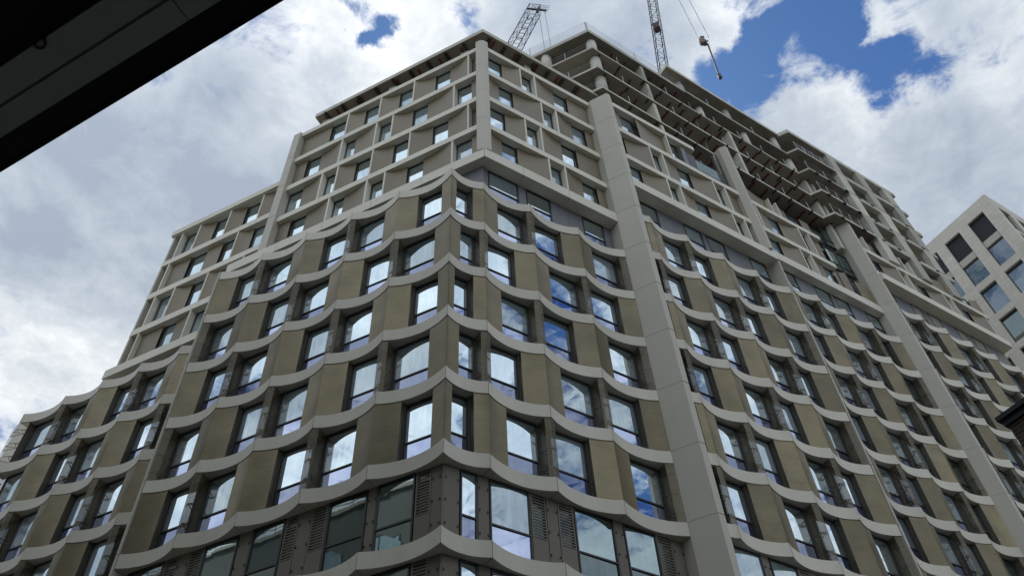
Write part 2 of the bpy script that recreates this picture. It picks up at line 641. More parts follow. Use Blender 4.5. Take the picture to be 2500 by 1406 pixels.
def wavy_band(F, cusps, z1, h=.55, inner=.62, corner=False, sag=.33, name='floor_band'):
    z0 = z1 - h
    mb = MB()
    g = .010
    for a, b in zip(cusps[:-1], cusps[1:]):
        sg = sag * min(1, (b - a) / 2.45)
        pts = arc(a + (g if a > 0 or not corner else g * .5), b - g, max(sg, .012)) 
        n = len(pts)
        i0 = MIT * inner if (corner and abs(a) < 1e-6) else a + g
        inn = [(i0 + (b - g - i0) * i / (n - 1), inner) for i in range(n)]
        for i in range(n - 1):
            (sa, da), (sb, db) = pts[i], pts[i + 1]
            (ia, ja), (ib, jb) = inn[i], inn[i + 1]
            mb.poly([F(sa, da, z0), F(sb, db, z0), F(sb, db, z1), F(sa, da, z1)])
            mb.poly([F(sa, da, z1), F(sb, db, z1), F(ib, jb, z1), F(ia, ja, z1)])
            mb.poly([F(sb, db, z0), F(sa, da, z0), F(ia, ja, z0), F(ib, jb, z0)])
        for k in (0, n - 1):
            (sa, da), (ia, ja) = pts[k], inn[k]
            mb.poly([F(sa, da, z0), F(sa, da, z1), F(ia, ja, z1), F(ia, ja, z0)])
    # open joint lined with a recessed dark gasket
    j = mb
    for a, b in zip(cusps[:-1], cusps[1:]):
        d = .02
        if b < cusps[-1]:
            j.box(F, b - .012, b + .012, .012, inner - .02, z0 + .004, z1 - .004, 1)
    return mb.build(name, [M['band'], M['dark']], B, recalc=False)

GD = .60      # glass depth
def window(F, s0, s1, z0, z1, d=GD, transom=.33, dark=False, up=False, fr=.055):
    if s1 - s0 < .15:
        return
    f = MB()
    f.box(F, s0, s0 + fr, d - .05, d + .05, z0, z1)
    f.box(F, s1 - fr, s1, d - .05, d + .05, z0, z1)
    f.box(F, s0 + fr, s1 - fr, d - .05, d + .05, z1 - fr, z1)
    f.box(F, s0 + fr, s1 - fr, d - .05, d + .05, z0, z0 + fr)
    zt = z0 + (z1 - z0) * transom
    f.box(F, s0 + fr, s1 - fr, d - .04, d + .05, zt - .03, zt + .03)
    p = MB()
    for za, zb, mi in ((zt + .03, z1 - fr, 2 if dark else 0), (z0 + fr, zt - .03, 2 if dark else 1)):
        # every pane sits at its own very small tilt, as real glazing does
        t1, t2 = random.uniform(-.004, .004), random.uniform(-.006, .006)
        c = [F(s0 + fr, d - t1, za), F(s1 - fr, d + t1 + t2, za), F(s1 - fr, d + t1 - t2, zb), F(s0 + fr, d - t1, zb)]
        p.poly(c, mi)
    P_win.add(f, p, F((s0 + s1) / 2, d, (z0 + z1) / 2), (s1 - s0) * (z1 - z0))

def screen(F, cusps, c, w1, w2, z0, z1, corner=False, other=None, fin=False, mi=0):
    """perforated screen wrapped round cusp c, from c-w1 to c+w2, with returns to the wall"""
    mb = MB()
    br = MB()
    def strip(FF, cc, a, b):
        n = max(3, int((b - a) / .12))
        for i in range(n):
            s0, s1 = a + (b - a) * i / n, a + (b - a) * (i + 1) / n
            q0, q1 = arc_d(cc, s0) + .025, arc_d(cc, s1) + .025
            mb.poly([FF(s0, q0, z0), FF(s1, q1, z0), FF(s1, q1, z1), FF(s0, q0, z1)], mi)
    def ret(FF, cc, s, sg):
        d = arc_d(cc, s) + .025
        m_ = 2 if fin else 1
        mb.poly([FF(s, d, z0), FF(s, GD + .02, z0), FF(s, GD + .02, z1), FF(s, d, z1)], m_)
        if not fin:
            mb.box(FF, min(s, s + sg * .05), max(s, s + sg * .05), GD - .12, GD + .02, z0, z1, 1)
    if corner:
        strip(F, cusps, 0.0, w2)
        ret(F, cusps, w2, 1)
        F2, cc2 = other
        strip(F2, cc2, 0.0, w1)
        ret(F2, cc2, w1, 1)
    else:
        if w1 > 0:
            strip(F, cusps, c - w1, c)
            ret(F, cusps, c - w1, -1)
        if w2 > 0:
            strip(F, cusps, c, c + w2)
            ret(F, cusps, c + w2, 1)
    # lattice brackets carrying the sheet
    a, b = (c - w1 * .9, c + w2 * .9) if not corner else (0.05, w2 * .9)
    for zz in (z0 + .45, z0 + 1.25, z0 + 2.1):
        if b - a < .2:
            continue
        n = max(2, int((b - a) / .3))
        for i in range(n):
            s0, s1 = a + (b - a) * i / n, a + (b - a) * (i + 1) / n
            d0, d1 = arc_d(cusps, s0) + .09, arc_d(cusps, s1) + .09
            br.tube(F(s0, d0, zz), F(s1, d1, zz), .022, 4)
            br.tube(F(s0, GD - .1, zz), F(s1, GD - .1, zz), .022, 4)
            if i % 2:
                br.tube(F(s0, d0, zz), F(s1, GD - .1, zz), .02, 4)
            else:
                br.tube(F(s0, GD - .1, zz), F(s1, d1, zz), .02, 4)
    P_screen.add(mb, br, F(c, .1, (z0 + z1) / 2), (w1 + w2) * (z1 - z0))

def wavy_rows(F, cusps, lv_top, lv_bot, par, corner_w=None, end_w=.9, start_w=0.0, Wm=.87, Wf=.20, start=0.0, dark_bays=()):
    """rows between bands lv_top .. lv_bot; par: parity offset; cusp i is wrapped by a screen when (i+row) is odd"""
    for L_ in range(lv_top, lv_bot, -1):
        row = L_ + 4                       # row below band L_; row F is L_=-4
        z1, z0 = lev(L_) - .55 - .012, lev(L_ - 1) + .012
        edge = {}
        for i, c in enumerate(cusps):
            if i == 0 and corner_w is not None:
                w = corner_w(row)
                edge[0] = (0, w)
                continue
            ismesh = ((i + row + par) % 2) == 1
            w1 = w2 = Wm if ismesh else Wf
            if i == 0:
                w1 = start_w
                if not ismesh:
                    w2 = .12
            if i == len(cusps) - 1:
                w2 = 0
                w1 = end_w if ismesh else .30
            # short bays carry narrower sheets
            if i > 0:
                w1 = min(w1, (c - cusps[i - 1]) * ((.28 if c < 2 else .42) if ismesh else .2))
            if i < len(cusps) - 1:
                w2 = min(w2, (cusps[i + 1] - c) * (.42 if ismesh else .2))
            edge[i] = (w1, w2)
            screen(F, cusps, c, w1, w2, z0, z1, fin=not ismesh, mi=0 if ismesh else 2)
        for i in range(len(cusps) - 1):
            a = cusps[i] + edge[i][1] + .05
            b = cusps[i + 1] - edge[i + 1][0] - .05
            if b - a > .3:
                window(F, a, b, z0 + .03, z1 - .03, dark=(i in dark_bays))

# --- left wing (main) and its corner -------------------------------------------------
L_c = [0, 2.735, 5.257, 7.779, 10.30, 12.80]
R1_c = [0, 1.635, 4.13, 6.80, 9.52]
def cw(row):
    return .62 if row % 2 == 0 else .90
def cwR(row):
    return .34 if row % 2 == 0 else .60
for n in range(0, -8, -1):
    wavy_band(FL, L_c, lev(n), corner=True, inner=.62)
    wavy_band(FR, R1_c, lev(n), corner=True, inner=.62)
wavy_rows(FL, L_c, 0, -5, 0, corner_w=cw, end_w=.95)
wavy_rows(FR, R1_c, 0, -5, 0, corner_w=cwR, end_w=.8)
for L_ in range(0, -5, -1):
    row = L_ + 4
    screen(FL, L_c, 0, cwR(row), cw(row), lev(L_ - 1) + .012, lev(L_) - .562, corner=True, other=(FR, R1_c))

# backing walls (parts of the building)
def wall_sheet(F, s0, s1, d, z0, z1, m='inner', t=.15, name='wall'):
    mb = MB()
    mb.box(F, s0, s1, d, d + t, z0, z1)
    return mb.build(name, [M[m]], B)
def poly_wall(ring, z0, z1, m, name):
    mb = MB()
    mb.prism(ring, z0, z1)
    return mb.build(name, [M[m]], B)
def xy(F, s, d):
    p = F(s, d, 0)
    return (p[0], p[1])

WD = .68
ring = [xy(FL, MIT * WD, WD), xy(FL, 12.78, WD), xy(FL, 12.78, 6), xy(FL, -1, 10), xy(FR, 9.4, 6), xy(FR, 9.4, WD)]
poly_wall(ring, 0, lev(0) - .02, 'inner', 'wall')
# roof slab on top of the scalloped block
rr_ = [xy(FL, MIT * .60, .60), xy(FL, 12.75, .60), xy(FL, 12.75, 3), xy(FL, 0, 3), xy(FR, 4, 3), xy(FR, 9.45, 3), xy(FR, 9.45, .60)]
mb = MB(); mb.prism(rr_, lev(0) - .018, lev(0) - .004); mb.build('terrace_roof', [M['roof']], B)

# plain storeys below the scalloped screens -------------------------------------------
def clad(F, s0, s1, d, z0, z1, mi=1, clips=True):
    mb = MB()
    g = .006
    mb.box(F, s0 + g, s1 - g, d, d + .1, z0, z1, mi)
    if clips:
        for s_ in (s0 + .05, s1 - .05):
            for k in (.18, .5, .82):
                zz = z0 + (z1 - z0) * k
                mb.box(F, s_ - .013, s_ + .013, d - .03, d - .001, zz - .04, zz - .005, 2)
                mb.box(F, s_ - .013, s_ + .013, d - .03, d - .001, zz + .005, zz + .04, 2)
    P_clad.add(mb, None, F((s0 + s1) / 2, d, (z0 + z1) / 2), (s1 - s0) * (z1 - z0))
def louvre(F, s0, s1, d, z0, z1, mi=0):
    mb = MB()
    f = .05
    zl = z0 + (z1 - z0) * .36
    mb.box(F, s0, s1, d, d + .1, z0, zl, mi)
    mb.box(F, s0, s0 + f, d, d + .1, zl, z1, mi)
    mb.box(F, s1 - f, s1, d, d + .1, zl, z1, mi)
    mb.box(F, s0 + f, s1 - f, d, d + .1, z1 - .04, z1, mi)
    mb.box(F, s0 + f, s1 - f, d + .085, d + .1, zl, z1 - .04, 2)
    n = 15
    for i in range(n):
        zz = zl + (z1 - .04 - zl) * (i + .5) / n
        mb.box(F, s0 + f, s1 - f, d + .01, d + .045, zz - .022, zz + .022, mi)
    P_louv.add(mb, None, F((s0 + s1) / 2, d, (z0 + z1) / 2), (s1 - s0) * (z1 - z0))
def plain_row(F, lay, z0, z1, d=.47, dark=False, s_end=None):
    for it in lay:
        k, a, b = it[:3]
        if k == 'P':
            clad(F, a, b, d, z0, z1)
        elif k == 'V':
            louvre(F, a, b, d, z0, z1)
        else:
            window(F, a, b, z0, z1, d=d + .03, transom=.36, dark=(k == 'D'))
Llay = [('P', .30, .66), ('V', .67, 1.20), ('D', 1.24, 2.58), ('P', 2.60, 2.92), ('D', 2.94, 4.38), ('V', 4.41, 5.0), ('P', 5.01, 5.50),
        ('V', 5.52, 6.02), ('D', 6.05, 7.33), ('P', 7.35, 7.86), ('D', 7.89, 9.3), ('V', 9.33, 9.9), ('P', 9.92, 10.38), ('V', 10.4, 10.98), ('D', 11.0, 12.6)]
Rlay = [('P', .30, .82), ('W', .85, 1.44), ('P', 1.46, 1.84), ('W', 1.86, 3.33), ('V', 3.36, 3.92), ('P', 3.94, 4.36), ('V', 4.38, 4.98), ('D', 5.0, 6.58),
        ('P', 6.60, 6.97), ('D', 6.99, 8.36), ('V', 8.38, 9.02), ('P', 9.03, 9.5)]
for L_ in (-5, -6, -7):
    z1, z0 = lev(L_) - .56, lev(L_ - 1) + .01
    plain_row(FL, Llay, z0, z1)
    plain_row(FR, Rlay, z0, z1)
    mb = MB()            # folded corner panel
    g = MIT * .47
    rg = [xy(FL, g, .47), xy(FL, .30, .47), xy(FL, .30, .57), xy(FR, .30, .57), xy(FR, .30, .47)]
    mb.prism(rg, z0, z1, 1)
    P_clad.add(mb, None, FL(0, .4, (z0 + z1) / 2), 1.5)
# recessed storey of the right wing, over the scallops --------------------------------
def recess(F, lay, n, d=.62, s0=None, s1=None):
    z0, z1 = lev(n) + .02, lev(n + 1) - .74
    for it in lay:
        k, a, b = it[:3]
        if k == 'P':
            mb = MB()
            mb.box(F, a + .006, b - .006, d, d + .1, z0, z1, 0)
            P_clad.add(mb, None, F((a + b) / 2, d, (z0 + z1) / 2), (b - a) * 2.3)
        else:
            window(F, a, b, z0, z1, d=d + .04, transom=.42)
recess(FR, [('P', 1.95, 2.25), ('W', 2.27, 3.93), ('P', 3.95, 4.38), ('W', 4.40, 5.80), ('P', 5.82, 6.8), ('P', 6.8, 7.7), ('W', 7.72, 9.0), ('P', 9.02, 9.5)], 0)
UL = 1.45     # set-back of the upper left wall
xr = 1.445
# grey corner wall of the recessed storey facing left
FU = FL.sh(-1.45)
mb = MB()
rg = [xy(FR, 1.95, .62), xy(FU, -.62, .45), xy(FU, 6, .45), xy(FU, 6, .55), xy(FR, 1.95, .8)]
mb.prism(rg, lev(0), lev(1) - .73, 0)
mb.build('recessed_wall', [M['grey']], B)

# ---- straight upper storeys ---------------------------------------------------------
def beam(F, s0, s1, z1, h, d0, d1, seams=2.45, m='beam', name='floor_beam', mit=None, seam0=0.0):
    mb = MB()
    g = .006
    ss = [s0]
    x = s0 + seams if seam0 == 0 else seam0
    while x < s1 - .5:
        ss.append(x)
        x += seams
    ss.append(s1)
    for a, b in zip(ss[:-1], ss[1:]):
        a2 = a + g if a > s0 else a
        b2 = b - g if b < s1 else b
        mb.box(F, a2, b2, d0, d1, z1 - h, z1)
    mb.box(F, s0 + .02, s1 - .02, d0 + .02, d1 - .01, z1 - h + .01, z1 - .01)
    mb.build(name, [M[m]], B)

def curved(F, s0, s1, a, b, z0, z1, df):
    """metal panel hung from depth a (at s0) to depth b (at s1), bellied like a sail"""
    mb = MB()
    n = 10
    def dd(t):
        if a > b:
            return b + (a - b) * (1 - t ** 2.0)
        if b > a:
            return a + (b - a) * (1 - (1 - t) ** 2.0)
        return a
    for i in range(n):
        t0, t1 = i / n, (i + 1) / n
        x0, x1 = s0 + (s1 - s0) * t0, s0 + (s1 - s0) * t1
        mb.poly([F(x0, df + dd(t0), z0), F(x1, df + dd(t1), z0), F(x1, df + dd(t1), z1), F(x0, df + dd(t0), z1)])
    P_cp.add(mb, None, F((s0 + s1) / 2, df, (z0 + z1) / 2), (s1 - s0) * (z1 - z0))

DEEP = .30
def upper_row(F, lay, z0, z1, df=.0, dark=()):
    for it in lay:
        k = it[0]
        if k == 'W':
            window(F, it[1], it[2], z0 + .01, z1 - .01, d=df + .44, transom=.2, fr=.04, dark=len(it) > 3)
        elif k == 'F':
            mb = MB()
            mb.box(F, it[1] - .05, it[1] + .05, df + .015, df + DEEP + .1, z0, z1)
            P_fin.add(mb, None, F(it[1], df, (z0 + z1) / 2), .5)
        elif k == 'I':     # in: proud -> deep
            curved(F, it[1], it[2], .04, DEEP, z0, z1, df)
        elif k == 'O':     # out: deep -> proud
            curved(F, it[1], it[2], DEEP, .04, z0, z1, df)
        elif k == 'X':     # flat deep
            curved(F, it[1], it[2], DEEP - .04, DEEP - .04, z0, z1, df)
A_ = [('F', .12), ('I', .2, 1.48), ('W', 1.48, 2.46), ('O', 2.46, 3.74), ('F', 3.8), ('W', 3.86, 4.95), ('O', 4.95, 6.1), ('F', 6.16), ('W', 6.22, 7.40), ('O', 7.4, 8.46), ('F', 8.52), ('W', 8.58, 9.88), ('X', 9.88, 10.9), ('X', 10.91, 12.0)]
B_ = [('X', -.4, .02), ('W', .02, .97), ('F', 1.03), ('I', 1.1, 2.88), ('W', 2.88, 3.85), ('O', 3.85, 5.0), ('F', 5.06), ('W', 5.12, 6.1), ('F', 6.18), ('I', 6.25, 7.76), ('W', 7.76, 8.5), ('F', 8.56), ('I', 8.62, 10.2), ('W', 10.2, 11.2), ('X', 11.2, 12.0)]
C_ = [('F', .12), ('I', .2, 1.48), ('W', 1.48, 2.42), ('O', 2.42, 3.66), ('F', 3.72), ('W', 3.78, 4.9), ('O', 4.9, 6.06), ('F', 6.12), ('W', 6.18, 7.38), ('O', 7.38, 8.36), ('F', 8.42), ('W', 8.48, 9.4), ('F', 9.48), ('I', 9.55, 10.95), ('W', 10.95, 12.0)]
FUL = FL.sh(-1.68)
for n, lay in ((4, A_), (3, B_), (2, C_), (1, B_)):
    upper_row(FUL, lay, lev(n), lev(n + 1) - .46)
Ra = [('W', 2.1, 3.33), ('O', 3.35, 4.42), ('F', 4.48), ('W', 4.54, 5.42), ('F', 5.5), ('I', 5.56, 7.0), ('W', 7.0, 7.98), ('X', 7.98, 8.85), ('X', 8.86, 9.7)]
Rb = [('I', 2.1, 3.05), ('W', 3.05, 3.97), ('O', 3.98, 5.7), ('F', 5.76), ('W', 5.82, 6.68), ('F', 6.78), ('I', 6.85, 8.03), ('W', 8.03, 8.96), ('X', 8.96, 9.7)]
def sail(F, a, b, z0, z1, df):
    pass
FUR = FR.sh(-.2)
# right wing: panels fall back from the fin to the window, seen from the street they belly inwards
def flipI(lay):
    return lay
for n, lay in ((4, Ra), (3, Rb), (2, Ra), (1, Rb)):
    upper_row(FUR, lay, lev(n), lev(n + 1) - .46)
for n in range(2, 6):
    beam(FUL, -.55, 12.25, lev(n), .46, 0, .62)
    beam(FUR, 1.7, 9.7, lev(n), .46, 0, .62)
# base beams, mitred at the corner
def base_corner(z1, h):
    mb = MB()
    FB = FL.sh(-1.45)
    FB2 = FR
    # outer corner = intersection of the two planes
    c0 = (.9286, 1.45)
    def off2(o):     # corner point of planes shifted inwards by o
        y = 1.45 + o
        x = (-o + nR.y * -1 * y) / nR.x
        return (x, y)
    k = .75
    a, b = off2(0), off2(k)
    l = 14.4
    p = [a, (-l, 1.45), (-l, 1.45 + k), b]
    mb.prism(p, z1 - h, z1)
    e1 = xy(FR, 9.52, 0)
    e2 = xy(FR, 9.52, k)
    mb.prism([(a[0] + dR.x * .004, a[1] + dR.y * .004), e1, e2, (b[0] + dR.x * .004, b[1] + dR.y * .004)], z1 - h, z1)
    j = mb
    for s_ in (2.57, 5.5, 8.4, 11.2):
        j.box(FB, s_ - .006, s_ + .006, -.002, .3, z1 - h - .002, z1 + .002, 1)
    for s_ in (3.9, 6.6):
        j.box(FR, s_ - .006, s_ + .006, -.002, .3, z1 - h - .002, z1 + .002, 1)
    j.box(FR, 1.712, 1.722, -.003, .3, z1 - h - .003, z1 + .003, 1)
    mb.build('base_beam', [M['beam'], M['dark']], B)
    return off2
off2 = base_corner(lev(1), .72)
# upper backing walls
ca = off2(.75)
ring = [ca, (-12.0, 1.45 + .75), (-12.0, 8), (0, 12), xy(FR, 9.6, 6), xy(FR, 9.6, .75)]
poly_wall(ring, lev(1) - .5, lev(5) - .1, 'inner', 'wall')
# corner pilaster (angled, jointed)
def pil_ring(w1, w2, out_=0.03, dp=.5):
    a = off2(-out_)
    p1 = (a[0] - w1, a[1])
    p2 = (a[0] + dR.x * w2, a[1] + dR.y * w2)
    c1 = (a[0] - .13, a[1])
    c2 = (a[0] + dR.x * .13, a[1] + dR.y * .13)
    b = off2(dp)
    return [p1, c1, c2, p2, (p2[0] - nR.x * dp, p2[1] - nR.y * dp), b, (p1[0], p1[1] + dp)]
mb = MB()
zz = [lev(1) + .003, lev(2), lev(3), lev(4), lev(5) + .12]
for a, b in zip(zz[:-1], zz[1:]):
    mb.prism(pil_ring(.42, .40), a + .012, b - .012)
mb.prism(pil_ring(.40, .38, .01), lev(1) + .004, lev(5) + .1)
mb.build('corner_pilaster', [M['pilaster']], B)

# generic pilaster box with open joints
def pilaster(F, s0, s1, d0, d1, z0, z1, name='pilaster', m='pilaster', seam=None):
    mb = MB()
    zs = [z0] + [lev(n) for n in range(-12, 12) if z0 + .4 < lev(n) < z1 - .4] + [z1]
    for a, b in zip(zs[:-1], zs[1:]):
        mb.box(F, s0, s1, d0, d1, a + .018, b - .018)
    mb.box(F, s0 + .02, s1 - .02, d0 + .02, d1 - .02, z0, z1 - .02)
    return mb.build(name, [M[m]], B)
pilaster(FL.sh(-1.45), 12.03, 12.55, .05, 1.4, lev(0) - .3, lev(5) - .15)
# end fin of the scalloped left block
pilaster(FL, 12.82, 12.92, -.03, 2.0, 0, lev(0) + .02)

# --- recessed left wing (S) ----------------------------------------------------------
FS = FL.sh(-1.02)
S_c = [12.95, 15.08, 17.51, 19.89, 22.31, 25.10]
for n in range(-1, -8, -1):
    wavy_band(FS, S_c, lev(n), inner=.62)
wavy_rows(FS, S_c, -1, -7, 1, end_w=.5, start_w=0)
for L_ in range(-1, -6, -1):      # open screens that run on past the last cusp
    z1_, z0_ = lev(L_) - .56, lev(L_ - 1) + .012
    mb = MB()
    br = MB()
    for i in range(6):
        a_, b_ = 25.1 + i * .14, 25.1 + (i + 1) * .14
        da, db = .03 + .3 * (i / 6) ** 1.5, .03 + .3 * ((i + 1) / 6) ** 1.5
        mb.poly([FS(a_, da, z0_), FS(b_, db, z0_), FS(b_, db, z1_), FS(a_, da, z1_)], 2)
    for zz in (z0_ + .4, z0_ + 1.3, z0_ + 2.2):
        br.tube(FS(25.1, .06, zz), FS(25.9, .36, zz), .02, 4)
        br.tube(FS(25.15, .5, zz), FS(25.9, .36, zz), .02, 4)
        br.tube(FS(25.15, .5, zz), FS(25.5, .14, zz), .018, 4)
    P_screen.add(mb, br, FS(25.5, .1, (z0_ + z1_) / 2), 2.2)
poly_wall([xy(FS, 12.9, WD), xy(FS, 24.7, WD), xy(FS, 24.7, 8), xy(FS, 12.9, 8)], 0, lev(-1) - .02, 'inner', 'wall')
mb = MB(); mb.prism([xy(FS, 12.93, .6), xy(FS, 24.9, .6), xy(FS, 24.9, 3), xy(FS, 12.93, 3)], lev(-1) - .018, lev(-1) - .004); mb.build('terrace_roof', [M['roof']], B)
FSU = FL.sh(-2.70)
SA = [('O', 13.2, 14.95), ('F', 15.0), ('W', 15.06, 16.45), ('O', 16.45, 17.45), ('F', 17.5), ('W', 17.56, 18.82), ('O', 18.82, 19.85), ('F', 19.9), ('W', 19.96, 21.2), ('F', 21.36)]
SB = [('W', 13.9, 15.2), ('O', 15.2, 16.12), ('F', 16.17), ('W', 16.23, 17.4), ('X', 17.45, 18.6), ('W', 18.65, 19.85), ('X', 19.9, 21.3), ('F', 21.4)]
SC = [('I', 14.0, 16.5), ('W', 16.55, 17.68), ('F', 17.75), ('I', 17.8, 18.9), ('W', 18.9, 19.82), ('X', 19.85, 21.3), ('F', 21.4)]
for n, lay in ((3, SA), (2, SB), (1, SA), (0, SC)):
    upper_row(FSU, lay, lev(n), lev(n + 1) - .46)
for n in range(1, 5):
    beam(FSU, 12.4, 22.1, lev(n), .5, 0, .65)
beam(FSU, 12.4, 22.5, lev(0), .62, -.2, .75, name='base_beam')
beam(FSU, 12.4, 22.25, lev(4) + .06, .5, -.12, .75, name='parapet')
poly_wall([xy(FSU, 12.1, .62), xy(FSU, 22.0, .62), xy(FSU, 22.0, 8), xy(FSU, 12.1, 8)], lev(-1), lev(4) - .1, 'inner', 'wall')
pilaster(FSU, 21.95, 22.08, .02, 1.6, lev(0) - .5, lev(4), name='end_fin')

# --- pilaster return P1, R2, R2b, P3, R3 ---------------------------------------------
def return_pil(sA, offA, sB, offB, strip, z0, z1, deep=2.5):
    """return wall parallel to the left street front, from (sA, offA) out to (sB, offB), plus its thin front edge"""
    a = dR * sA + nR * offA
    b = dR * sB + nR * offB
    c = dR * (sB + strip) + nR * offB
    d = dR * (sB + strip) - nR * (deep - offB if deep > 1 else deep)
    e_ = a - nR * deep
    mb = MB()
    zs = [z0] + [lev(n) for n in range(-12, 12) if z0 + .4 < lev(n) < z1 - .4] + [z1]
    ring = [(p.x, p.y) for p in (a, b, c, d, e_)]
    cen = Vector((sum(p[0] for p in ring) / 5, sum(p[1] for p in ring) / 5))
    ring2 = [tuple(cen + (Vector(p) - cen) * .985) for p in ring]
    for p, q in zip(zs[:-1], zs[1:]):
        mb.prism(ring, p + .02, q - .02)
    mb.prism(ring2, z0, z1 - .03)
    return mb.build('pilaster', [M['pilaster']], B)
return_pil(9.53, -.01, 10.10, .95, .30, 0, lev(5) - .1)
R2_c = [10.42, 11.15, 13.6, 16.1, 18.5, 20.95]
F2 = FR.sh(.72)
for n in range(1, -8, -1):
    wavy_band(F2, R2_c, lev(n), inner=.62)
wavy_rows(F2, R2_c, 1, -5, 1, end_w=.95)
F2b = FR.sh(-.42)
R2b_c = [21.08, 23.2, 25.6, 28.0, 30.35, 32.87]
for n in range(2, -8, -1):
    wavy_band(F2b, R2b_c, lev(n), inner=.62)
wavy_rows(F2b, R2b_c, 2, -6, 0, end_w=.9, dark_bays=(4,))
pilaster(FR, 20.97, 21.07, -.76, 1.5, 0, lev(2) - .7)
return_pil(32.87, -.50, 33.30, .24, .30, 0, lev(6) - .05)
F3 = FR.sh(.28)
R3_c = [33.65, 35.95, 38.55, 41.15, 43.8, 46.4, 47.6]
for n in range(3, -5, -1):
    wavy_band(F3, R3_c, lev(n), inner=.62)
wavy_rows(F3, R3_c, 3, -4, 0, end_w=.6)
for F_, a, b, t in ((F2, 10.45, 20.85, 1), (F2b, 20.9, 32.8, 2), (F3, 33.6, 47.4, 3)):
    poly_wall([xy(F_, a, WD), xy(F_, b, WD), xy(F_, b, 7), xy(F_, a, 7)], 0, lev(t) - .02, 'inner', 'wall')
# plain lower storeys of the right wings
lay2 = []
x = 10.5
while x < 20.0:
    lay2 += [('V', x, x + .55), ('W', x + .58, x + 1.95), ('P', x + 1.97, x + 2.3), ('W', x + 2.33, x + 3.7), ('V', x + 3.73, x + 4.28), ('P', x + 4.3, x + 4.9)]
    x += 4.95
for L_ in (-5, -6):
    plain_row(F2, lay2, lev(L_ - 1) + .01, lev(L_) - .56)
# recessed grey storeys
g2 = []
for o in (11.2, 16.05):
    g2 += [('W', o, o + 1.35), ('P', o + 1.37, o + 2.3), ('P', o + 2.3, o + 3.2), ('W', o + 3.22, o + 4.5), ('P', o + 4.52, o + 4.84)]
recess(F2, [('P', 10.45, 11.18)] + g2[:-1], 1)
g2b = [('P', 21.2, 22.0), ('W', 22.0, 23.2), ('P', 23.22, 23.8), ('W', 23.8, 25.16), ('P', 25.18, 26.0), ('P', 26.0, 26.8), ('W', 26.82, 28.24), ('P', 28.26, 28.6), ('W', 28.62, 29.97),
       ('P', 30.0, 30.75), ('P', 30.75, 31.5), ('W', 31.5, 32.8, 1)]
recess(F2b, g2b, 2)
g3 = [('P', 33.6, 33.9)]
for o in (33.9, 38.7, 43.5):
    g3 += [('W', o, o + 1.3), ('P', o + 1.32, o + 2.2), ('P', o + 2.2, o + 3.0), ('W', o + 3.02, o + 4.2), ('P', o + 4.22, o + 4.78)]
recess(F3, [t for t in g3 if t[2] < 47.6], 3)
# base beams and beams of R2 / R2b / R3
FB2 = FR.sh(.80)
beam(FB2, 10.42, 20.95, lev(2), .70, 0, 1.1, name='base_beam', seams=2.6)
FB2b = FR.sh(-.52)
beam(FB2b, 21.1, 32.88, lev(3), .78, 0, .9, name='base_beam', seams=2.6)
FU2b = FR.sh(-.68)
FU2 = FR.sh(.58)
beam(FU2, 10.42, 20.6, lev(3), .46, 0, .62)
beam(FU2, 10.42, 20.6, lev(4), .46, 0, .62)
beam(FU2, 10.42, 17.4, lev(5), .46, 0, .62)
beam(FU2b, 21.2, 30.25, lev(4), .46, 0, .62)
beam(FU2b, 21.2, 30.05, lev(5), .46, 0, .62)
def gen(s0, s1, ph):
    lay = []
    x = s0 - 5 + ph
    while x < s1:
        for k, a, b in (('W', 0, .95), ('O', .97, 2.62), ('F', 2.68, 0), ('W', 2.74, 3.62), ('F', 3.68, 0), ('I', 3.75, 4.98)):
            if k == 'F':
                if s0 + .1 < x + a < s1 - .1:
                    lay.append(('F', x + a))
            else:
                p, q = max(x + a, s0), min(x + b, s1)
                if q - p > .35:
                    lay.append((k, p, q))
        x += 5.0
    return lay
upper_row(FU2, gen(10.45, 20.6, .55), lev(2), lev(3) - .46)
upper_row(FU2, gen(10.45, 20.6, 1.0 + 3.9), lev(3), lev(4) - .46)
upper_row(FU2, [('X', 10.45, 11.42), ('W', 11.42, 12.54), ('I', 12.56, 14.95), ('F', 15.0), ('W', 15.06, 16.1), ('X', 16.15, 16.5)], lev(4), lev(5) - .46)
upper_row(FU2b, [t for t in gen(21.3, 31.0, 2.75)], lev(3), lev(4) - .46)
upper_row(FU2b, [t for t in gen(21.3, 30.2, 3.8)], lev(4), lev(5) - .46)
upper_row(FU2b, [('W', 22.4, 23.5), ('I', 23.55, 25.7), ('F', 25.78), ('W', 25.85, 26.4), ('F', 26.5), ('I', 26.56, 27.6), ('W', 27.7, 28.95), ('X', 29.0, 29.9), ('W', 29.95, 31.2)], lev(5), lev(5) + 1.75)
return_pil(20.26, .55, 20.50, .92, .24, lev(2) + .003, lev(5) + 2.3, deep=.6)
FB3 = FR.sh(.42)
beam(FB3, 33.6, 47.5, lev(4), .70, 0, 1.0, name='base_beam', seams=2.6)
FU3 = FR.sh(.22)
beam(FU3, 33.6, 47.5, lev(5), .46, 0, .62)
upper_row(FU3, gen(33.65, 47.4, .6), lev(4), lev(5) - .46)
upper_row(FU3, gen(33.65, 47.4, 2.1), lev(5), lev(5) + 1.8)
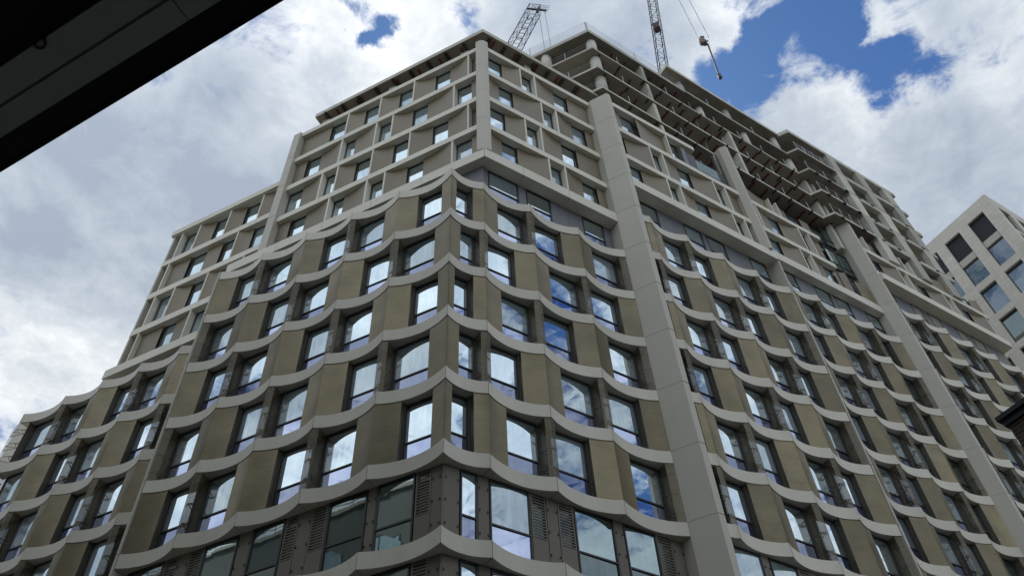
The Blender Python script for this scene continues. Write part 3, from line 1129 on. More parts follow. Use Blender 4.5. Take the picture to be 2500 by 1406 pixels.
# backing of the upper right storeys (stop short so that the open bays stay open)
poly_wall([xy(FU2, 10.45, .58), xy(FU2, 17.2, .58), xy(FU2, 17.2, 1.2), xy(FU2, 10.45, 1.2)], lev(1), lev(5) - .1, 'inner', 'wall')
poly_wall([xy(FU2, 17.2, .58), xy(FU2, 21.0, .58), xy(FU2, 21.0, 1.2), xy(FU2, 17.2, 1.2)], lev(1), lev(4) - .5, 'inner', 'wall')
poly_wall([xy(FU2b, 21.2, .58), xy(FU2b, 30.3, .58), xy(FU2b, 30.3, 1.2), xy(FU2b, 21.2, 1.2)], lev(2), lev(5) - .4, 'inner', 'wall')
poly_wall([xy(FU3, 33.6, .58), xy(FU3, 47.4, .58), xy(FU3, 47.4, 1.2), xy(FU3, 33.6, 1.2)], lev(3), lev(5) + 1.9, 'inner', 'wall')
poly_wall([xy(F2b, 21.2, .78), xy(F2b, 32.8, .78), xy(F2b, 32.8, 3), xy(F2b, 21.2, 3)], lev(2), lev(3) - .1, 'inner', 'wall')
# dark unclad glazing beside the second return
for n in (3, 4, 5):
    a0 = 30.4 if n < 5 else 31.25
    while a0 < 32.4:
        window(FR.sh(-.95), a0, a0 + 1.15, lev(n) + (.05 if n > 3 else .02), lev(n + 1) - .55, d=.0, transom=.3, dark=True, fr=.07)
        a0 += 1.17
mb = MB()
mb.box(FR.sh(-.6), 31.4, 32.8, 0, .03, lev(3) + .02, lev(3) + 1.85)
mb.build('unfinished_panel', [M['screen']], B)
# glass barrier in the open bay
mb = MB()
mb.box(FR.sh(.25), 17.25, 19.9, 0, .03, lev(4) + .95, lev(4) + 2.15)
g_ = mb.build('glass_barrier', [M['pane_dark']], B)
mb = MB()
mb.box(FR.sh(.45), 16.2, 16.55, 0, .1, lev(4), lev(5) - .8)
mb.build('unfinished_panel', [M['grey']], B)
mb = MB()
mb.box(FR.sh(.42), 16.62, 17.3, 0, .05, lev(4), lev(5) - 1.0)
mb.build('unfinished_panel', [M['dark']], B)
for k in range(3):
    mb = MB()
    mb.box(FR.sh(.3 - k * .12), 20.02 - k * .12, 20.08 - k * .12, 0, .06, lev(4), lev(5) + 1.6)
    mb.build('mounting_rail', [M['steel'] if k == 1 else M['dark']], B)

# ------------------------------------------------------------------ concrete frame
def slab(ring, z1, t=.30, name='concrete_slab', edge_rail=True):
    mb = MB()
    mb.prism(ring, z1 - t, z1)
    return mb.build(name, [M['conc']], B)
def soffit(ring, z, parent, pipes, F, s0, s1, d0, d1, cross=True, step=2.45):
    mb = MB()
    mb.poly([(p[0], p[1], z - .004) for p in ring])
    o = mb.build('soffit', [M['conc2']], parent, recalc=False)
    if pipes:
        pb = MB()
        x = s0 + .8
        while x < s1:
            pb.box(F, x, x + .09, d0 - .05, d1, z - .12, z - .02)
            x += step
        pb.box(F, s0, s1, d0 + (d1 - d0) * .55, d0 + (d1 - d0) * .55 + .12, z - .28, z - .165)
        pb.build('pipework', [M['red']], o if False else parent)
def rail(F, pts, z, name='guardrail', h=1.15, step=2.6, parent=None, r=.02, wires=3, post=.028):
    mb = MB()
    for (s0, d0), (s1, d1) in zip(pts[:-1], pts[1:]):
        L_ = math.hypot(s1 - s0, d1 - d0)
        n = max(1, int(L_ / step))
        for i in range(n + 1):
            t = i / n
            a = F(s0 + (s1 - s0) * t, d0 + (d1 - d0) * t, z)
            mb.tube(a, (a[0], a[1], z + h), post, 5)
        for k in range(wires):
            zz = z + h * (k + 1) / wires - .03
            mb.tube(F(s0, d0, zz), F(s1, d1, zz), r, 4)
    return mb.build(name, [M['steel']], parent or B)

# R1 roof slab (level 6) over the corner block
FA = FL.sh(-1.55)
def plane_corner(offL, offR):      # y = offL ; off = offR (outward)
    y = offL
    x = (offR - nR.y * y) / nR.x
    return (x, y)
c0 = plane_corner(2.0, -.45)
c0i = plane_corner(9, -8)
e1 = xy(FR, 10.9, .5)
ring = [c0, (-11.9, 2.15), (-11.9, 11), (1.5, 13), e1]
z6 = lev(6)
sl = slab(ring, z6, .42)
ins = [plane_corner(2.02, -.47), (-11.88, 2.17), (-11.88, 10.8), (1.5, 12.5), xy(FR, 10.88, .52)]
soffit(ins, z6 - .42, sl, False, FR, 0, 1, 0, 1)
pb = MB()
for i in range(7):
    x = -1.0 - i * 1.55
    pb.box(FL, -x - .05, -x + .05, 2.3, 5.5, z6 - .58, z6 - .46)
for i in range(5):
    x = 3.0 + i * 1.6
    pb.box(FR, x, x + .1, .6, 3.5, z6 - .58, z6 - .46)
pb.build('pipework', [M['red']], sl)
for i in range(9):
    s_ = .6 + i * 1.3
    pb = MB()
    pb.box(FL, s_, s_ + .22, 2.2, 2.7, z6 - .56, z6 - .43)
    pb.box(FL, s_ + .05, s_ + .17, 2.12, 2.25, z6 - .5, z6 - .3)
    pb.build('cladding_bracket', [M['dark']], sl)
for i in range(7):
    s_ = 2.6 + i * 1.1
    pb = MB()
    pb.box(FR, s_, s_ + .22, .62, 1.1, z6 - .56, z6 - .43)
    pb.build('cladding_bracket', [M['dark']], sl)
# stub columns between the last beam and the slab
def column(F, s0, s1, d0, d1, z0, z1):
    mb = MB()
    mb.box(F, s0, s1, d0, d1, z0, z1)
    return mb.build('concrete_column', [M['conc']], B)
for s_ in (5.9, 11.0, .6):
    column(FL, s_, s_ + .55, 2.6, 3.6, lev(5) - .6, z6 - .43)
for s_ in (5.5,):
    column(FR, s_, s_ + .45, 1.0, 2.0, lev(5) - .6, z6 - .43)
mb = MB()       # low inner wall under the slab, well back
mb.prism([(-10.5, 4.4), (1.2, 4.4), (6.3, 12.3), (6, 12.5), (1.0, 4.7), (-10.5, 4.7)], lev(5) - .5, z6 - .43)
mb.build('blockwork_wall', [M['conc']], B)
def rcol(s_, off, r, z0, z1, F=FR):
    mb = MB()
    a = F(s_, -off, z0)
    n = 20
    ringc = [(a[0] + r * math.cos(2 * math.pi * i / n), a[1] + r * math.sin(2 * math.pi * i / n)) for i in range(n)]
    mb.prism(ringc, z0, z1)
    o = mb.build('round_column', [M['conc']], B)
    for p in o.data.polygons:
        if len(p.vertices) == 4:
            p.use_smooth = True
# tower 1: s 10.9 -> 20.3, slabs 6..9 ; its left face runs parallel to the left street front
def toff(s_):
    return .12 - .30 * max(0, (s_ - 11)) / 9 * .6 if s_ < 33 else -.3
FT = FR
T1 = (10.9, .10)
def tw(s_, off):
    p = dR * s_ + nR * off
    return (p.x, p.y)
cor = tw(*T1)
for n in (6, 7, 8, 9):
    z = lev(n)
    t = .20 if n < 9 else .42
    endS = 20.35 if n == 9 else 33.0
    ring = [cor, tw(20.35, -.18)] + ([tw(33.0, -.40)] if n < 9 else []) + [tw(endS, -12), (-3.5, cor[1] + 6), (-3.5, cor[1])]
    sl = slab(ring, z, t)
    ri = [(cor[0] - .01, cor[1] + .02), tw(20.33, -.20)] + ([tw(32.98, -.42)] if n < 9 else []) + [tw(endS - .03, -11.8), (-3.3, cor[1] + 5.8), (-3.3, cor[1] + .02)]
    soffit(ri, z - t, sl, True, FR.sh(-.45), 11.4, endS - .5, .1, 5.0, step=1.25)
    if n < 9:
        rail(FR, [(11.0, -.02), (20.3, .24), (32.8, .46)], z, parent=sl, h=1.1, r=.008, wires=0, step=2.2)
        rail(Frame((-1, 0, 0), (0, -1, 0), 0), [(-cor[0] + .3, cor[1] + .1), (3.4, cor[1] + .1)], z, parent=sl, h=1.1, r=.01, wires=3, step=1.8)
        # clamps and props along the slab edge
        x = 11.6
        while x < 32.5:
            pb = MB()
            pb.box(FR.sh(-.1 - .012 * (x - 11)), x, x + .14, -.04, .35, z - t - .05, z - t + .02)
            pb.box(FR.sh(-.1 - .012 * (x - 11)), x + .1, x + .14, -.11, -.02, z - t + .0, z - t + .2)
            x += random.uniform(1.5, 2.3)
            pb.build('edge_clamp', [M['dark']], sl)
    else:
        rail(FR, [(10.98, -.02), (20.3, .28)], z, parent=sl, h=1.5, r=.012, wires=4, step=4.4, post=.04)
        rail(FL, [(-cor[0] + .1, cor[1] + .08), (3.4, cor[1] + .08)], z, parent=sl, h=1.5, r=.012, wires=4, step=4.0, post=.04)
for n in (5, 6, 7, 8):
    rcol(11.62, -.62, .40, lev(n), lev(n + 1) - (.26 if n < 8 else .42))
    for s_, d_ in ((16.0, 2.2), (24.0, 2.2)):
        if n == 8 and s_ > 20:
            continue
        o_ = -.45 - .012 * (s_ - 11) if n > 5 or s_ < 20 else -1.7
        column(FR.sh(o_), s_ - .13, s_ + .13, -.35, d_, lev(n), lev(n + 1) - (.26 if n < 8 else .42))
rcol(9.3, .0, .40, lev(8), lev(9) - .42, F=Frame((1, 0, 0), (0, -1, 0), -cor[1] - .6))
def rc2(x, y, r, z0, z1):
    mb = MB()
    n = 20
    mb.prism([(x + r * math.cos(2 * math.pi * i / n), y + r * math.sin(2 * math.pi * i / n)) for i in range(n)], z0, z1)
    o = mb.build('round_column', [M['conc']], B)
    for p in o.data.polygons:
        if len(p.vertices) == 4:
            p.use_smooth = True
COL.objects.unlink(bpy.data.objects['round_column.004']) if 'round_column.004' in bpy.data.objects else None
rc2(cor[0] - 3.7, cor[1] + .55, .40, lev(8), lev(9) - .42)
# tower 2 roof and upper storey
z = lev(10)
ring = [tw(19.1, -.05), tw(32.9, -.32), tw(32.9, -12), tw(19.1, -9)]
sl = slab(ring, z, .42)
soffit([tw(19.12, -.07), tw(32.88, -.34), tw(32.88, -11.8), tw(19.12, -8.8)], z - .42, sl, False, FR, 0, 1, 0, 1)
z = lev(9)
ring = [tw(20.4, -.18), tw(33.0, -.42), tw(33.0, -12), tw(20.4, -12)]
sl = slab(ring, z, .26)
soffit([tw(20.42, -.20), tw(32.98, -.44), tw(32.98, -11.8), tw(20.42, -11.8)], z - .26, sl, False, FR, 0, 1, 0, 1)
rail(FR, [(20.5, .24), (32.8, .48)], z, parent=sl, h=1.1, r=.008, wires=0, step=2.3)
for s_ in (20.9, 25.9, 31.3):
    rcol(s_, -.95, .36, lev(9), lev(10) - .42)
for s_ in (22.3, 27.0, 32.0):
    rcol(s_, -.95, .36, lev(8), lev(9) - .26)
column(FR.sh(-.9), 32.2, 32.6, -.35, 2.2, lev(5), lev(8) - .26)
for n in (4, 5, 6, 7):
    column(FR.sh(-.75 if n > 5 else -1.9), 33.0, 33.3, -.2, 2.4, lev(n), lev(n + 1) - .26)
# slabs at levels 4, 5 behind the cladding
for n in (4, 5):
    ring = [tw(10.6, -.25), tw(20.9, -.4), tw(21.2, -1.35), tw(33.0, -1.35), tw(33.0, -11), tw(10.6, -9)]
    sl = slab(ring, lev(n), .26)
    soffit([tw(10.62, -.27), tw(20.88, -.42), tw(21.2, -1.37), tw(32.98, -1.37), tw(32.98, -10.8), tw(10.62, -8.8)], lev(n) - .26, sl, True, FR.sh(-.5), 12, 20.4, .1, 5)
    for s_ in (16.0, 24.0):
        if n == 5:
            continue
        column(FR.sh(-.7 if s_ < 20 else -1.7), s_ - .13, s_ + .13, -.2, 2.0, lev(n), lev(n + 1) - .26)
    rail(FR, [(17.5, .4), (20.8, .45)], lev(n), parent=sl, h=1.1, r=.008, wires=2, step=1.6)
# inner core wall that closes the view through the frame
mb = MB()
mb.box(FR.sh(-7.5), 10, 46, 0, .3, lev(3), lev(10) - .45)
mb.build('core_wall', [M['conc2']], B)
# temporary props and stored goods on the open floors
pb = MB()
for n in (4, 5, 6, 7, 8, 9):
    for k in range(16):
        s_ = random.uniform(12, 32)
        d_ = random.uniform(1.2, 5)
        if n == 9 and s_ < 21:
            continue
        pb.tube(FR.sh(-.4)(s_, d_, lev(n)), FR.sh(-.4)(s_ + random.uniform(-.02, .02), d_, lev(n + 1) - .43), .035, 5)
pb.build('floor_prop', [M['steel']], B, kind='stuff')

# tower 3: s 31.95 -> 45.3
F3t = FR.sh(.42)
for n in (6, 7, 8, 9, 10):
    z = lev(n)
    t = .24 if n < 10 else .5
    ring = [tw(31.95, .42), tw(45.35, .35), tw(45.35, -10), tw(33.5, -10), tw(33.2, -1.3), tw(32.4, -1.0), tw(31.45, -.42)]
    sl = slab(ring, z, t)
    soffit([tw(31.96, .40), tw(36.3, .36), tw(36.3, -9), tw(33.6, -9), tw(33.22, -1.28), tw(32.4, -.98), tw(31.47, -.41)], z - t, sl, n in (7, 6), F3t, 33.4, 36.0, .8, 4.5)
    if n < 10:
        rail(F3t, [(32.1, .12), (36.2, .12)], z, parent=sl, h=1.3, r=.012, wires=2, step=.9 if n != 8 else 1.8, post=.03)
    x = 32.6
    while x < 45 and n < 9:
        pb = MB()
        pb.box(F3t, x, x + .3, -.05, .12, z - t - .06, z - t + .04)
        x += random.uniform(1.4, 2.4)
        pb.build('edge_clamp', [M['dark']], sl)
for n in (5, 6, 7, 8, 9):
    z0_, z1_ = lev(n), lev(n + 1) - (.30 if n < 9 else .5)
    for s_ in (36.35, 39.95, 43.35):
        column(F3t, s_, s_ + 1.05, .02, .45, z0_, z1_)
    # upstand beam flush with the slab edge in the grid bays
    mb = MB()
    mb.box(F3t, 36.35, 45.2, .03, .4, lev(n + 1) - .62, lev(n + 1) - .31 if n < 9 else lev(n + 1) - .51)
    mb.build('edge_beam', [M['conc']], B)
    column(F3t, 45.0, 45.25, .3, 1.4, z0_, z1_)
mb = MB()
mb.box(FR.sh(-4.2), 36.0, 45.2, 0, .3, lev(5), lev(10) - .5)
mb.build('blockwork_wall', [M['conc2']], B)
pb = MB()
for k in range(10):
    pb.tube(F3t(33 + k * .42, .35, lev(9)), F3t(33 + k * .42, .35, lev(9) + 1.9), .025, 5)
pb.tube(F3t(32.6, .35, lev(9) + 1.0), F3t(37.5, .35, lev(9) + 1.0), .03, 5)
pb.tube(F3t(32.6, .35, lev(9) + 1.8), F3t(37.5, .35, lev(9) + 1.8), .03, 5)
pb.build('edge_scaffold', [M['steel']], B)

for P_ in (P_screen, P_win, P_cp, P_clad, P_fin, P_louv):
    P_.flush(B)

# ------------------------------------------------------------------ pale stone office block
O0 = dR * 58.0 + nR * 3.42
MO = Matrix(((nR.x * -1, dR.x, 0, O0.x), (nR.y * -1, dR.y, 0, O0.y), (0, 0, 1, 0), (0, 0, 0, 1)))
# local x = away from the street (-nR), local y = dR
OB = bpy.data.objects.new('office_building', None)
COL.objects.link(OB)
OB.matrix_world = MO
OB['label'] = 'pale stone tower with deep square windows beyond the right end of the bronze block'
OB['category'] = 'building'
def LF(x, y, z):
    return (x, y, z)
ZT = 69.9
cols = [(1.13, 2.97), (4.03, 5.87), (6.93, 8.77), (9.83, 11.67)]
ys = [(.95, 2.75), (3.85, 5.65), (6.75, 8.55), (9.65, 11.45), (12.55, 14.35)]
rows = [(61.55, 68.3)] + [(57.6 - 3.85 * k, 60.7 - 3.85 * k) for k in range(14)]
def facade(axis, openings, length, rws, depth=.55):
    """stone front with real openings: piers and spandrels"""
    mb = MB()
    zs_ = sorted(rws)
    edges = [0] + [e_ for o_ in openings for e_ in o_] + [length]
    def bx(a, b, z0, z1):
        if b - a < .01 or z1 - z0 < .01:
            return
        if axis == 'x':
            mb.box(lambda s_, d_, z: (s_, d_, z), a, b, 0, depth, z0, z1)
        else:
            mb.box(lambda s_, d_, z: (d_, s_, z), a, b, 0, depth, z0, z1)
    for i in range(0, len(edges), 2):
        bx(edges[i] if i else (depth + .003 if axis == 'y' else 0), edges[i + 1], 0, ZT)
    for a, b in openings:
        zp = 0
        for z0, z1 in zs_:
            bx(a, b, zp, z0)
            zp = z1
        bx(a, b, zp, ZT)
    return mb
wl = facade('x', cols, 13.2, rows)
wl.build('wall', [M['stone']], OB)
wl = facade('y', ys, 16, rows)
wl.build('wall', [M['stone']], OB)
mb = MB()
mb.box(LF, .0, 13.2, 16.003, 16.5, 0, ZT)
mb.box(LF, 12.6, 13.2, .56, 16, 0, ZT)
mb.build('wall', [M['stone']], OB)
mb = MB(); mb.box(LF, .6, 12.5, .6, 15.9, ZT - 1.2, ZT - .9); mb.build('roof', [M['roof']], OB)
def off_win(axis, a, b, z0, z1, tall):
    def f(s_, d_, z):
        return (s_, d_, z) if axis == 'x' else (d_, s_, z)
    fr = MB()
    t = .05
    fr.box(f, a + .002, a + t, .28, .4, z0, z1)
    fr.box(f, b - t, b - .002, .28, .4, z0, z1)
    fr.box(f, a + t, b - t, .28, .4, z1 - t, z1 - .002)
    fr.box(f, a + t, b - t, .28, .4, z0 + .002, z0 + t)
    if tall:
        zm = z0 + 2.85
        fr.box(f, a + t, b - t, .30, .42, zm + .85, z1 - t, 0)
        fr.box(f, a + t, b - t, .12, .42, zm, zm + .85, 1)
    o = fr.build('window', [M['black'], M['pilaster']], OB)
    p = MB()
    p.poly([f(a + t, .33, z0 + t), f(b - t, .33, z0 + t), f(b - t, .33, (z0 + 2.85) if tall else z1 - t), f(a + t, .33, (z0 + 2.85) if tall else z1 - t)])
    p.build('pane', [M['pane_dark'] if random.random() < .4 else M['pane_off']], o)
M['pane_off'] = glass('office_glass', (.03, .05, .065), (.60, .68, .76), .28, .05)
for k, (z0, z1) in enumerate(rows[:9]):
    for a, b in cols[:3]:
        off_win('x', a, b, z0, z1, k == 0)
    for a, b in ys[:3]:
        off_win('y', a, b, z0, z1, k == 0)
mb = MB(); mb.box(LF, .6, 12.5, .7, 15.9, .1, 60); mb.build('core', [M['inner']], OB)

# ------------------------------------------------------------------ dark brick building (right edge)
bc = Vector((13.22, -3.25, 0))
MBR = Matrix(((nR.x, dR.x, 0, bc.x), (nR.y, dR.y, 0, bc.y), (0, 0, 1, 0), (0, 0, 0, 1)))
BR = bpy.data.objects.new('brick_building', None)
COL.objects.link(BR)
BR.matrix_world = MBR
BR['label'] = 'low dark brown brick building with a black eaves strip at the right edge'
BR['category'] = 'building'
HB = 10.95
mb = MB(); mb.box(LF, 0, 14, 0, 34, 0, HB); mb.build('wall', [M['brick']], BR)
mb = MB()
mb.box(LF, -.10, 14.1, -.10, 34.1, HB + .002, HB + .09)
mb.box(LF, -.05, 14.05, -.05, 34.05, HB - .12, HB - .003)
mb.build('eaves', [M['black']], BR)
mb = MB(); mb.box(LF, .2, 13.8, .2, 33.8, HB + .092, HB + .2); mb.build('roof', [M['roof']], BR)

# ------------------------------------------------------------------ building on the camera's side with its canopy
CB = empty('opposite_building', (0, -21, 0), 0, 'near building whose dark overhead canopy edge crosses the top left corner', 'building')
def CBx(x, y, z):
    return (x, y + 21, z)
HO = 36.2
mb = MB(); mb.box(CBx, -46, 16, -36, -21, 0, HO); mb.build('wall', [M['render']], CB)
mb = MB(); mb.box(CBx, -46.1, 16.1, -36.1, -20.8, HO + .003, HO + .3); mb.build('parapet', [M['pilaster']], CB)
mb = MB()
for k in range(28):
    x = -45.5 + k * 2.27
    mb.tube(CBx(x, -21.1, HO + .3), CBx(x, -21.1, HO + 1.5), .03, 5)
for zz in (.8, 1.15, 1.5):
    mb.tube(CBx(-46, -21.1, HO + zz), CBx(16, -21.1, HO + zz), .025, 5)
mb.build('guardrail', [M['crane']], CB)
for r_ in range(7):
    for c_ in range(12):
        x = -44 + c_ * 5.0
        z = 12 + r_ * 3.1
        if z > HO - 2:
            continue
        f = MB()
        f.box(CBx, x, x + 3.4, -21, -20.95, z, z + .08); f.box(CBx, x, x + 3.4, -21, -20.95, z + 2.0, z + 2.08)
        f.box(CBx, x, x + .08, -21, -20.95, z + .08, z + 2.0); f.box(CBx, x + 3.32, x + 3.4, -21, -20.95, z + .08, z + 2.0)
        f.box(CBx, x + 1.66, x + 1.74, -21, -20.95, z + .08, z + 2.0)
        o = f.build('window', [M['crane']], CB)
        p = MB(); p.poly([CBx(x + .08, -20.97, z + .08), CBx(x + 3.32, -20.97, z + .08), CBx(x + 3.32, -20.97, z + 2), CBx(x + .08, -20.97, z + 2)])
        p.build('pane', [M['pane_dark']], o)
# canopy: scaled from the measured edges, underside 8 m up
ZC = 8.0
kk = (ZC - CAM.z) / (5.0 - CAM.z)
def cy_(y):
    return CAM.y + (y - CAM.y) * kk
yo, y1, y2, y3 = cy_(-16.467), cy_(-16.588), cy_(-16.697), cy_(-16.82)
rotc = .018
def CX(x, y, z):
    # slightly skewed to the street
    return (x, y + 21 + (x - CAM.x) * -.040, z)
mb = MB()
mb.box(CX, -30, 20, yo - .03, yo, ZC, ZC + .5)
mb.box(CX, -30, 20, y1, yo - .031, ZC + .012, ZC + .5)
mb.build('canopy_edge', [M['black']], CB)
mb = MB()
xs = -30
xj = CAM.x + (8.455 - CAM.x) * kk
while xj - 3.0 > -30:
    xj -= 3.0
seams = []
while xj < 20:
    seams.append(xj)
    xj += 3.0
prev = -30
for x in seams + [20]:
    mb.box(CX, prev + .006, x - .006, y2 + .012, y1 - .004, ZC, ZC + .06)
    prev = x
mb.box(CX, -30, 20, y3, y2 - .012, ZC, ZC + .06)
mb.box(CX, -30, 20, y3 + .01, y1 - .01, ZC + .061, ZC + .4)
mb.build('canopy_soffit', [M['soffit']], CB)
mb = MB()
mb.box(CX, -30, 20, -21.4, y3 - .001, ZC + .10, ZC + .45)
mb.build('canopy_back', [M['black']], CB)
mb = MB()
cxp = CAM.x + (7.86 - CAM.x) * kk
pc = CX(cxp, y3 + .0, ZC)
for i in range(14):
    a0, a1 = math.pi * i / 14, math.pi * (i + 1) / 14
    r_ = .05
    mb.tube((pc[0] + r_ * math.cos(a0), pc[1] + r_ * math.sin(a0) * .9, ZC - .02), (pc[0] + r_ * math.cos(a1), pc[1] + r_ * math.sin(a1) * .9, ZC - .02), .011, 6)
mb.tube((pc[0] - .05, pc[1], ZC - .02), (pc[0] - .05, pc[1], ZC + .12), .011, 6)
mb.tube((pc[0] + .05, pc[1], ZC - .02), (pc[0] + .05, pc[1], ZC + .12), .011, 6)
mb.build('hanging_ring', [M['black']], CB)

# ------------------------------------------------------------------ tower cranes
def hd(x, y, D):
    d = px_dir(x, y)
    return CAM + d * (D / math.hypot(d.x, d.y))
def lattice(mb, a, b, w, nb, rc=.09, rb=.045, side=None, taper=1.0):
    a, b = Vector(a), Vector(b)
    d = (b - a).normalized()
    u = (side - d * side.dot(d)).normalized() if side else d.orthogonal().normalized()
    v = d.cross(u)
    def C(t, i):
        ww = w * (1 + (taper - 1) * t) / 2
        sx = (-1, 1, 1, -1)[i]
        sy = (-1, -1, 1, 1)[i]
        return a + (b - a) * t + u * ww * sx + v * ww * sy
    for i in range(4):
        mb.tube(C(0, i), C(1, i), rc, 6)
    for k in range(nb):
        t0, t1 = k / nb, (k + 1) / nb
        for i in range(4):
            j = (i + 1) % 4
            mb.tube(C(t0, i), C(t0, j), rb, 4)
            if (k + i) % 2:
                mb.tube(C(t0, i), C(t1, j), rb, 4)
            else:
                mb.tube(C(t0, j), C(t1, i), rb, 4)
    for i in range(4):
        mb.tube(C(1, i), C(1, (i + 1) % 4), rb, 4)
right = W2C.transposed() @ Vector((1, 0, 0))
def crane(pA, pB, D, wpx, label, nb, basedrop, detail, ext=0.0):
    A0, B0 = hd(*pA, D), hd(*pB, D)
    dirv = (B0 - A0)
    foot = A0 - dirv * basedrop
    tip = B0 + dirv * ext
    mastp = Vector((foot.x, foot.y, 0))
    R_ = empty('tower_crane', mastp, 0, label, 'crane', 'luffing tower cranes over the site')
    def loc(v):
        v = Vector(v)
        return v - mastp
    wd = wpx / FPX * (A0 - CAM).length
    j = MB()
    lattice(j, loc(foot), loc(tip), wd, nb, rc=wd * (.04 if D > 45 else .06), rb=wd * (.015 if D > 45 else .022), side=right)
    jo = j.build('jib', [M['crane']], R_)
    m_ = MB()
    lattice(m_, Vector((0, 0, 0)), loc((foot.x, foot.y, foot.z - 1.5)), 2.1, int(foot.z / 2.4), rc=.1, rb=.05)
    m_.build('mast', [M['crane']], R_)
    c_ = MB()
    c_.prism([(x, y) for x, y in ((-1.6, -1.6), (1.6, -1.6), (1.6, 1.6), (-1.6, 1.6))], foot.z - 1.5, foot.z - .9)
    c_.box(LF, 1.7, 3.1, -1.4, .2, foot.z - 1.6, foot.z + .6)
    c_.box(LF, -2.0, 2.0, 1.7, 7.5, foot.z - 1.4, foot.z - 1.0)
    c_.box(LF, -1.8, 1.8, 5.4, 7.3, foot.z - .99, foot.z + .8)
    c_.build('slewing_platform', [M['crane']], R_)
    return R_, loc, wd, foot, tip, mastp
R1c, loc1, wd1, foot1, tip1, mp1 = crane((1256, 116), (1306, 24), 50, 28, 'crane with a railed jib tip rising behind the left roof slab', 17, 1.2, True)
# platform and pulley head at the jib tip of crane 1
hb = MB()
dirj = (tip1 - foot1).normalized()
uu = (right - dirj * right.dot(dirj)).normalized()
vv = dirj.cross(uu)
t0 = loc1(tip1)
hb.tube(t0 - uu * wd1 * .75, t0 + uu * wd1 * 1.05, wd1 * .09, 6)
hb.tube(t0 + uu * wd1 * .3 - dirj * .9, t0 + uu * wd1 * .3 + dirj * .8, wd1 * .12, 6)
hb.build('jib_head', [M['crane']], R1c)
pl = MB()
for k in range(9):
    q = t0 + dirj * .5 + uu * wd1 * (-.45 + .2 * k)
    pl.tube(q, q + dirj * 1.25, .03, 4)
for zz in (.0, .6, 1.25):
    pl.tube(t0 + dirj * (.5 + zz) + uu * wd1 * -.45, t0 + dirj * (.5 + zz) + uu * wd1 * 1.15, .03, 4)
pl.tube(t0 + dirj * .5 + uu * wd1 * 1.15, t0 - dirj * .9 + uu * wd1 * 1.0, .07, 5)
pl.build('tip_platform', [M['steel']], R1c)
for k, o_ in enumerate((.42, 1.0)):
    q = t0 + uu * wd1 * o_ - dirj * .6
    rp = MB()
    rp.tube(q, q - Vector((0, 0, 45)), .05, 5)
    rp.build('rope', [M['steel']], R1c)
R2c, loc2, wd2, foot2, tip2, mp2 = crane((1620, 172), (1592, 0), 42, 20, 'dark lattice crane jib leaving the top of the frame, its ropes holding a load', 30, .9, True, ext=.62)
bx_ = MB()
q = loc2(hd(1603, 68, 42))
for s1_, s2_ in ((-.45, .45),):
    bx_.hexa([q + Vector((dx * .35, dy * .35, dz * .6)) for dx, dy, dz in ((-1, -1, -1), (1, -1, -1), (1, 1, -1), (-1, 1, -1), (-1, -1, 1), (1, -1, 1), (1, 1, 1), (-1, 1, 1))])
bx_.build('winch', [mat('winch_red', (.07, .015, .015), .5)], R2c)
for px_ in (1655, 1682):
    a = loc2(hd(px_, 0, 42))
    yb = 112 if px_ == 1655 else 92
    b = loc2(hd(px_ + .525 * yb, yb, 42))
    a = Vector((b.x, b.y, loc2(tip2).z))
    rp = MB()
    rp.tube(a, b, .045, 5)
    rp.build('rope', [M['steel']], R2c)
a = loc2(tip2)
hb = MB()
hb.tube(a, Vector((loc2(hd(1713, 112, 42)).x, loc2(hd(1713, 112, 42)).y, a.z)), .25, 6)
hb.build('jib_head', [M['crane']], R2c)
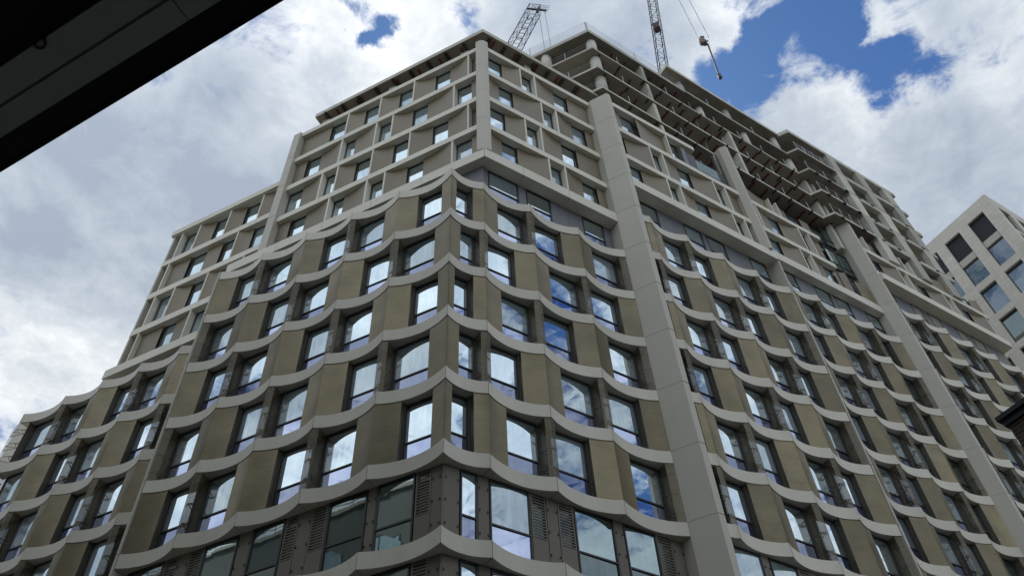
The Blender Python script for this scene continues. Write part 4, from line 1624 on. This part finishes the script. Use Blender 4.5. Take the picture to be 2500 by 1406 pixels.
# load hanging from crane 2
hp = hd(1717, 100, 42)
HL = empty('hoist_load', hp, 0, 'small orange and white hook block with a long pole hanging on two ropes', 'hook block', None)
k_ = (hp - CAM).length / FPX
up = Vector((0, 0, 1))
rt = right.normalized()
hm = MB()
def bl(cx_, cy__, wx, wy, dpt=.5, mi=0):
    c = rt * (cx_ * k_) + up * (-cy__ * k_)
    f_ = rt.cross(up).normalized()
    pts = []
    for sz in (-1, 1):
        for sx, sy in ((-1, -1), (1, -1), (1, 1), (-1, 1)):
            pts.append(c + rt * (sx * wx * k_ / 2) + f_ * (sy * dpt / 2) + up * (sz * wy * k_ / 2))
    hm.hexa(pts, mi)
bl(-1, -9, 8, 8)
bl(-3, 0, 9, 16, .5, 1)
bl(-5, 10, 8, 14, .45, 1)
bl(1.5, 11, 5, 14, .45, 0)
bl(5, 2, 12, 2.5, .2, 2)
hm.build('hook_block', [M['crane'], M['orange'], M['white']], HL)
bm_ = MB()
bm_.tube(rt * (-10 * k_) + up * (-20 * k_), rt * (7 * k_) + up * (-20 * k_), .12, 6)
bm_.build('spreader', [M['crane']], HL)
pm = MB()
p0 = rt * (6 * k_) + up * (-20 * k_)
pe = hd(1755, 183, 42) - hp
pm.tube(p0, pe, .09, 6)
pm.tube(pe, pe - up * .7, .2, 6)
pm.build('pole', [M['crane']], HL)

# ------------------------------------------------------------------ ground
def ground(name, pts, z, m):
    mb = MB(); mb.poly([(p[0], p[1], z) for p in pts])
    o = mb.build(name, [m], None, recalc=False); o['kind'] = 'structure'
    return o
ground('ground', [(-1500, -1500), (1500, -1500), (1500, 1500), (-1500, 1500)], -.02, M['earth'])
ground('road', [(-200, -16), (9, -16), (9.5, -14), (60, 64), (53, 68.6), (3.2, -9), (-200, -9)], -.012, M['asphalt'])
def kerbed(name, ring):
    mb = MB(); mb.prism(ring, -.015, .12); o = mb.build(name, [M['paving']]); o['kind'] = 'structure'
kerbed('pavement', [(-200, -9), (3.2, -9), (53, 68.6), (50.5, 70.3), (.2, -.3), (-200, -.3)])
kerbed('pavement', [(-200, -20.9), (16, -20.9), (16, -16), (-200, -16)])
mb = MB()
for k in range(20):
    mb.box(FL, -4 + k * 6, -1 + k * 6, -12.6, -12.5, -.008, -.006)
o = mb.build('road_markings', [M['line']]); o['kind'] = 'structure'
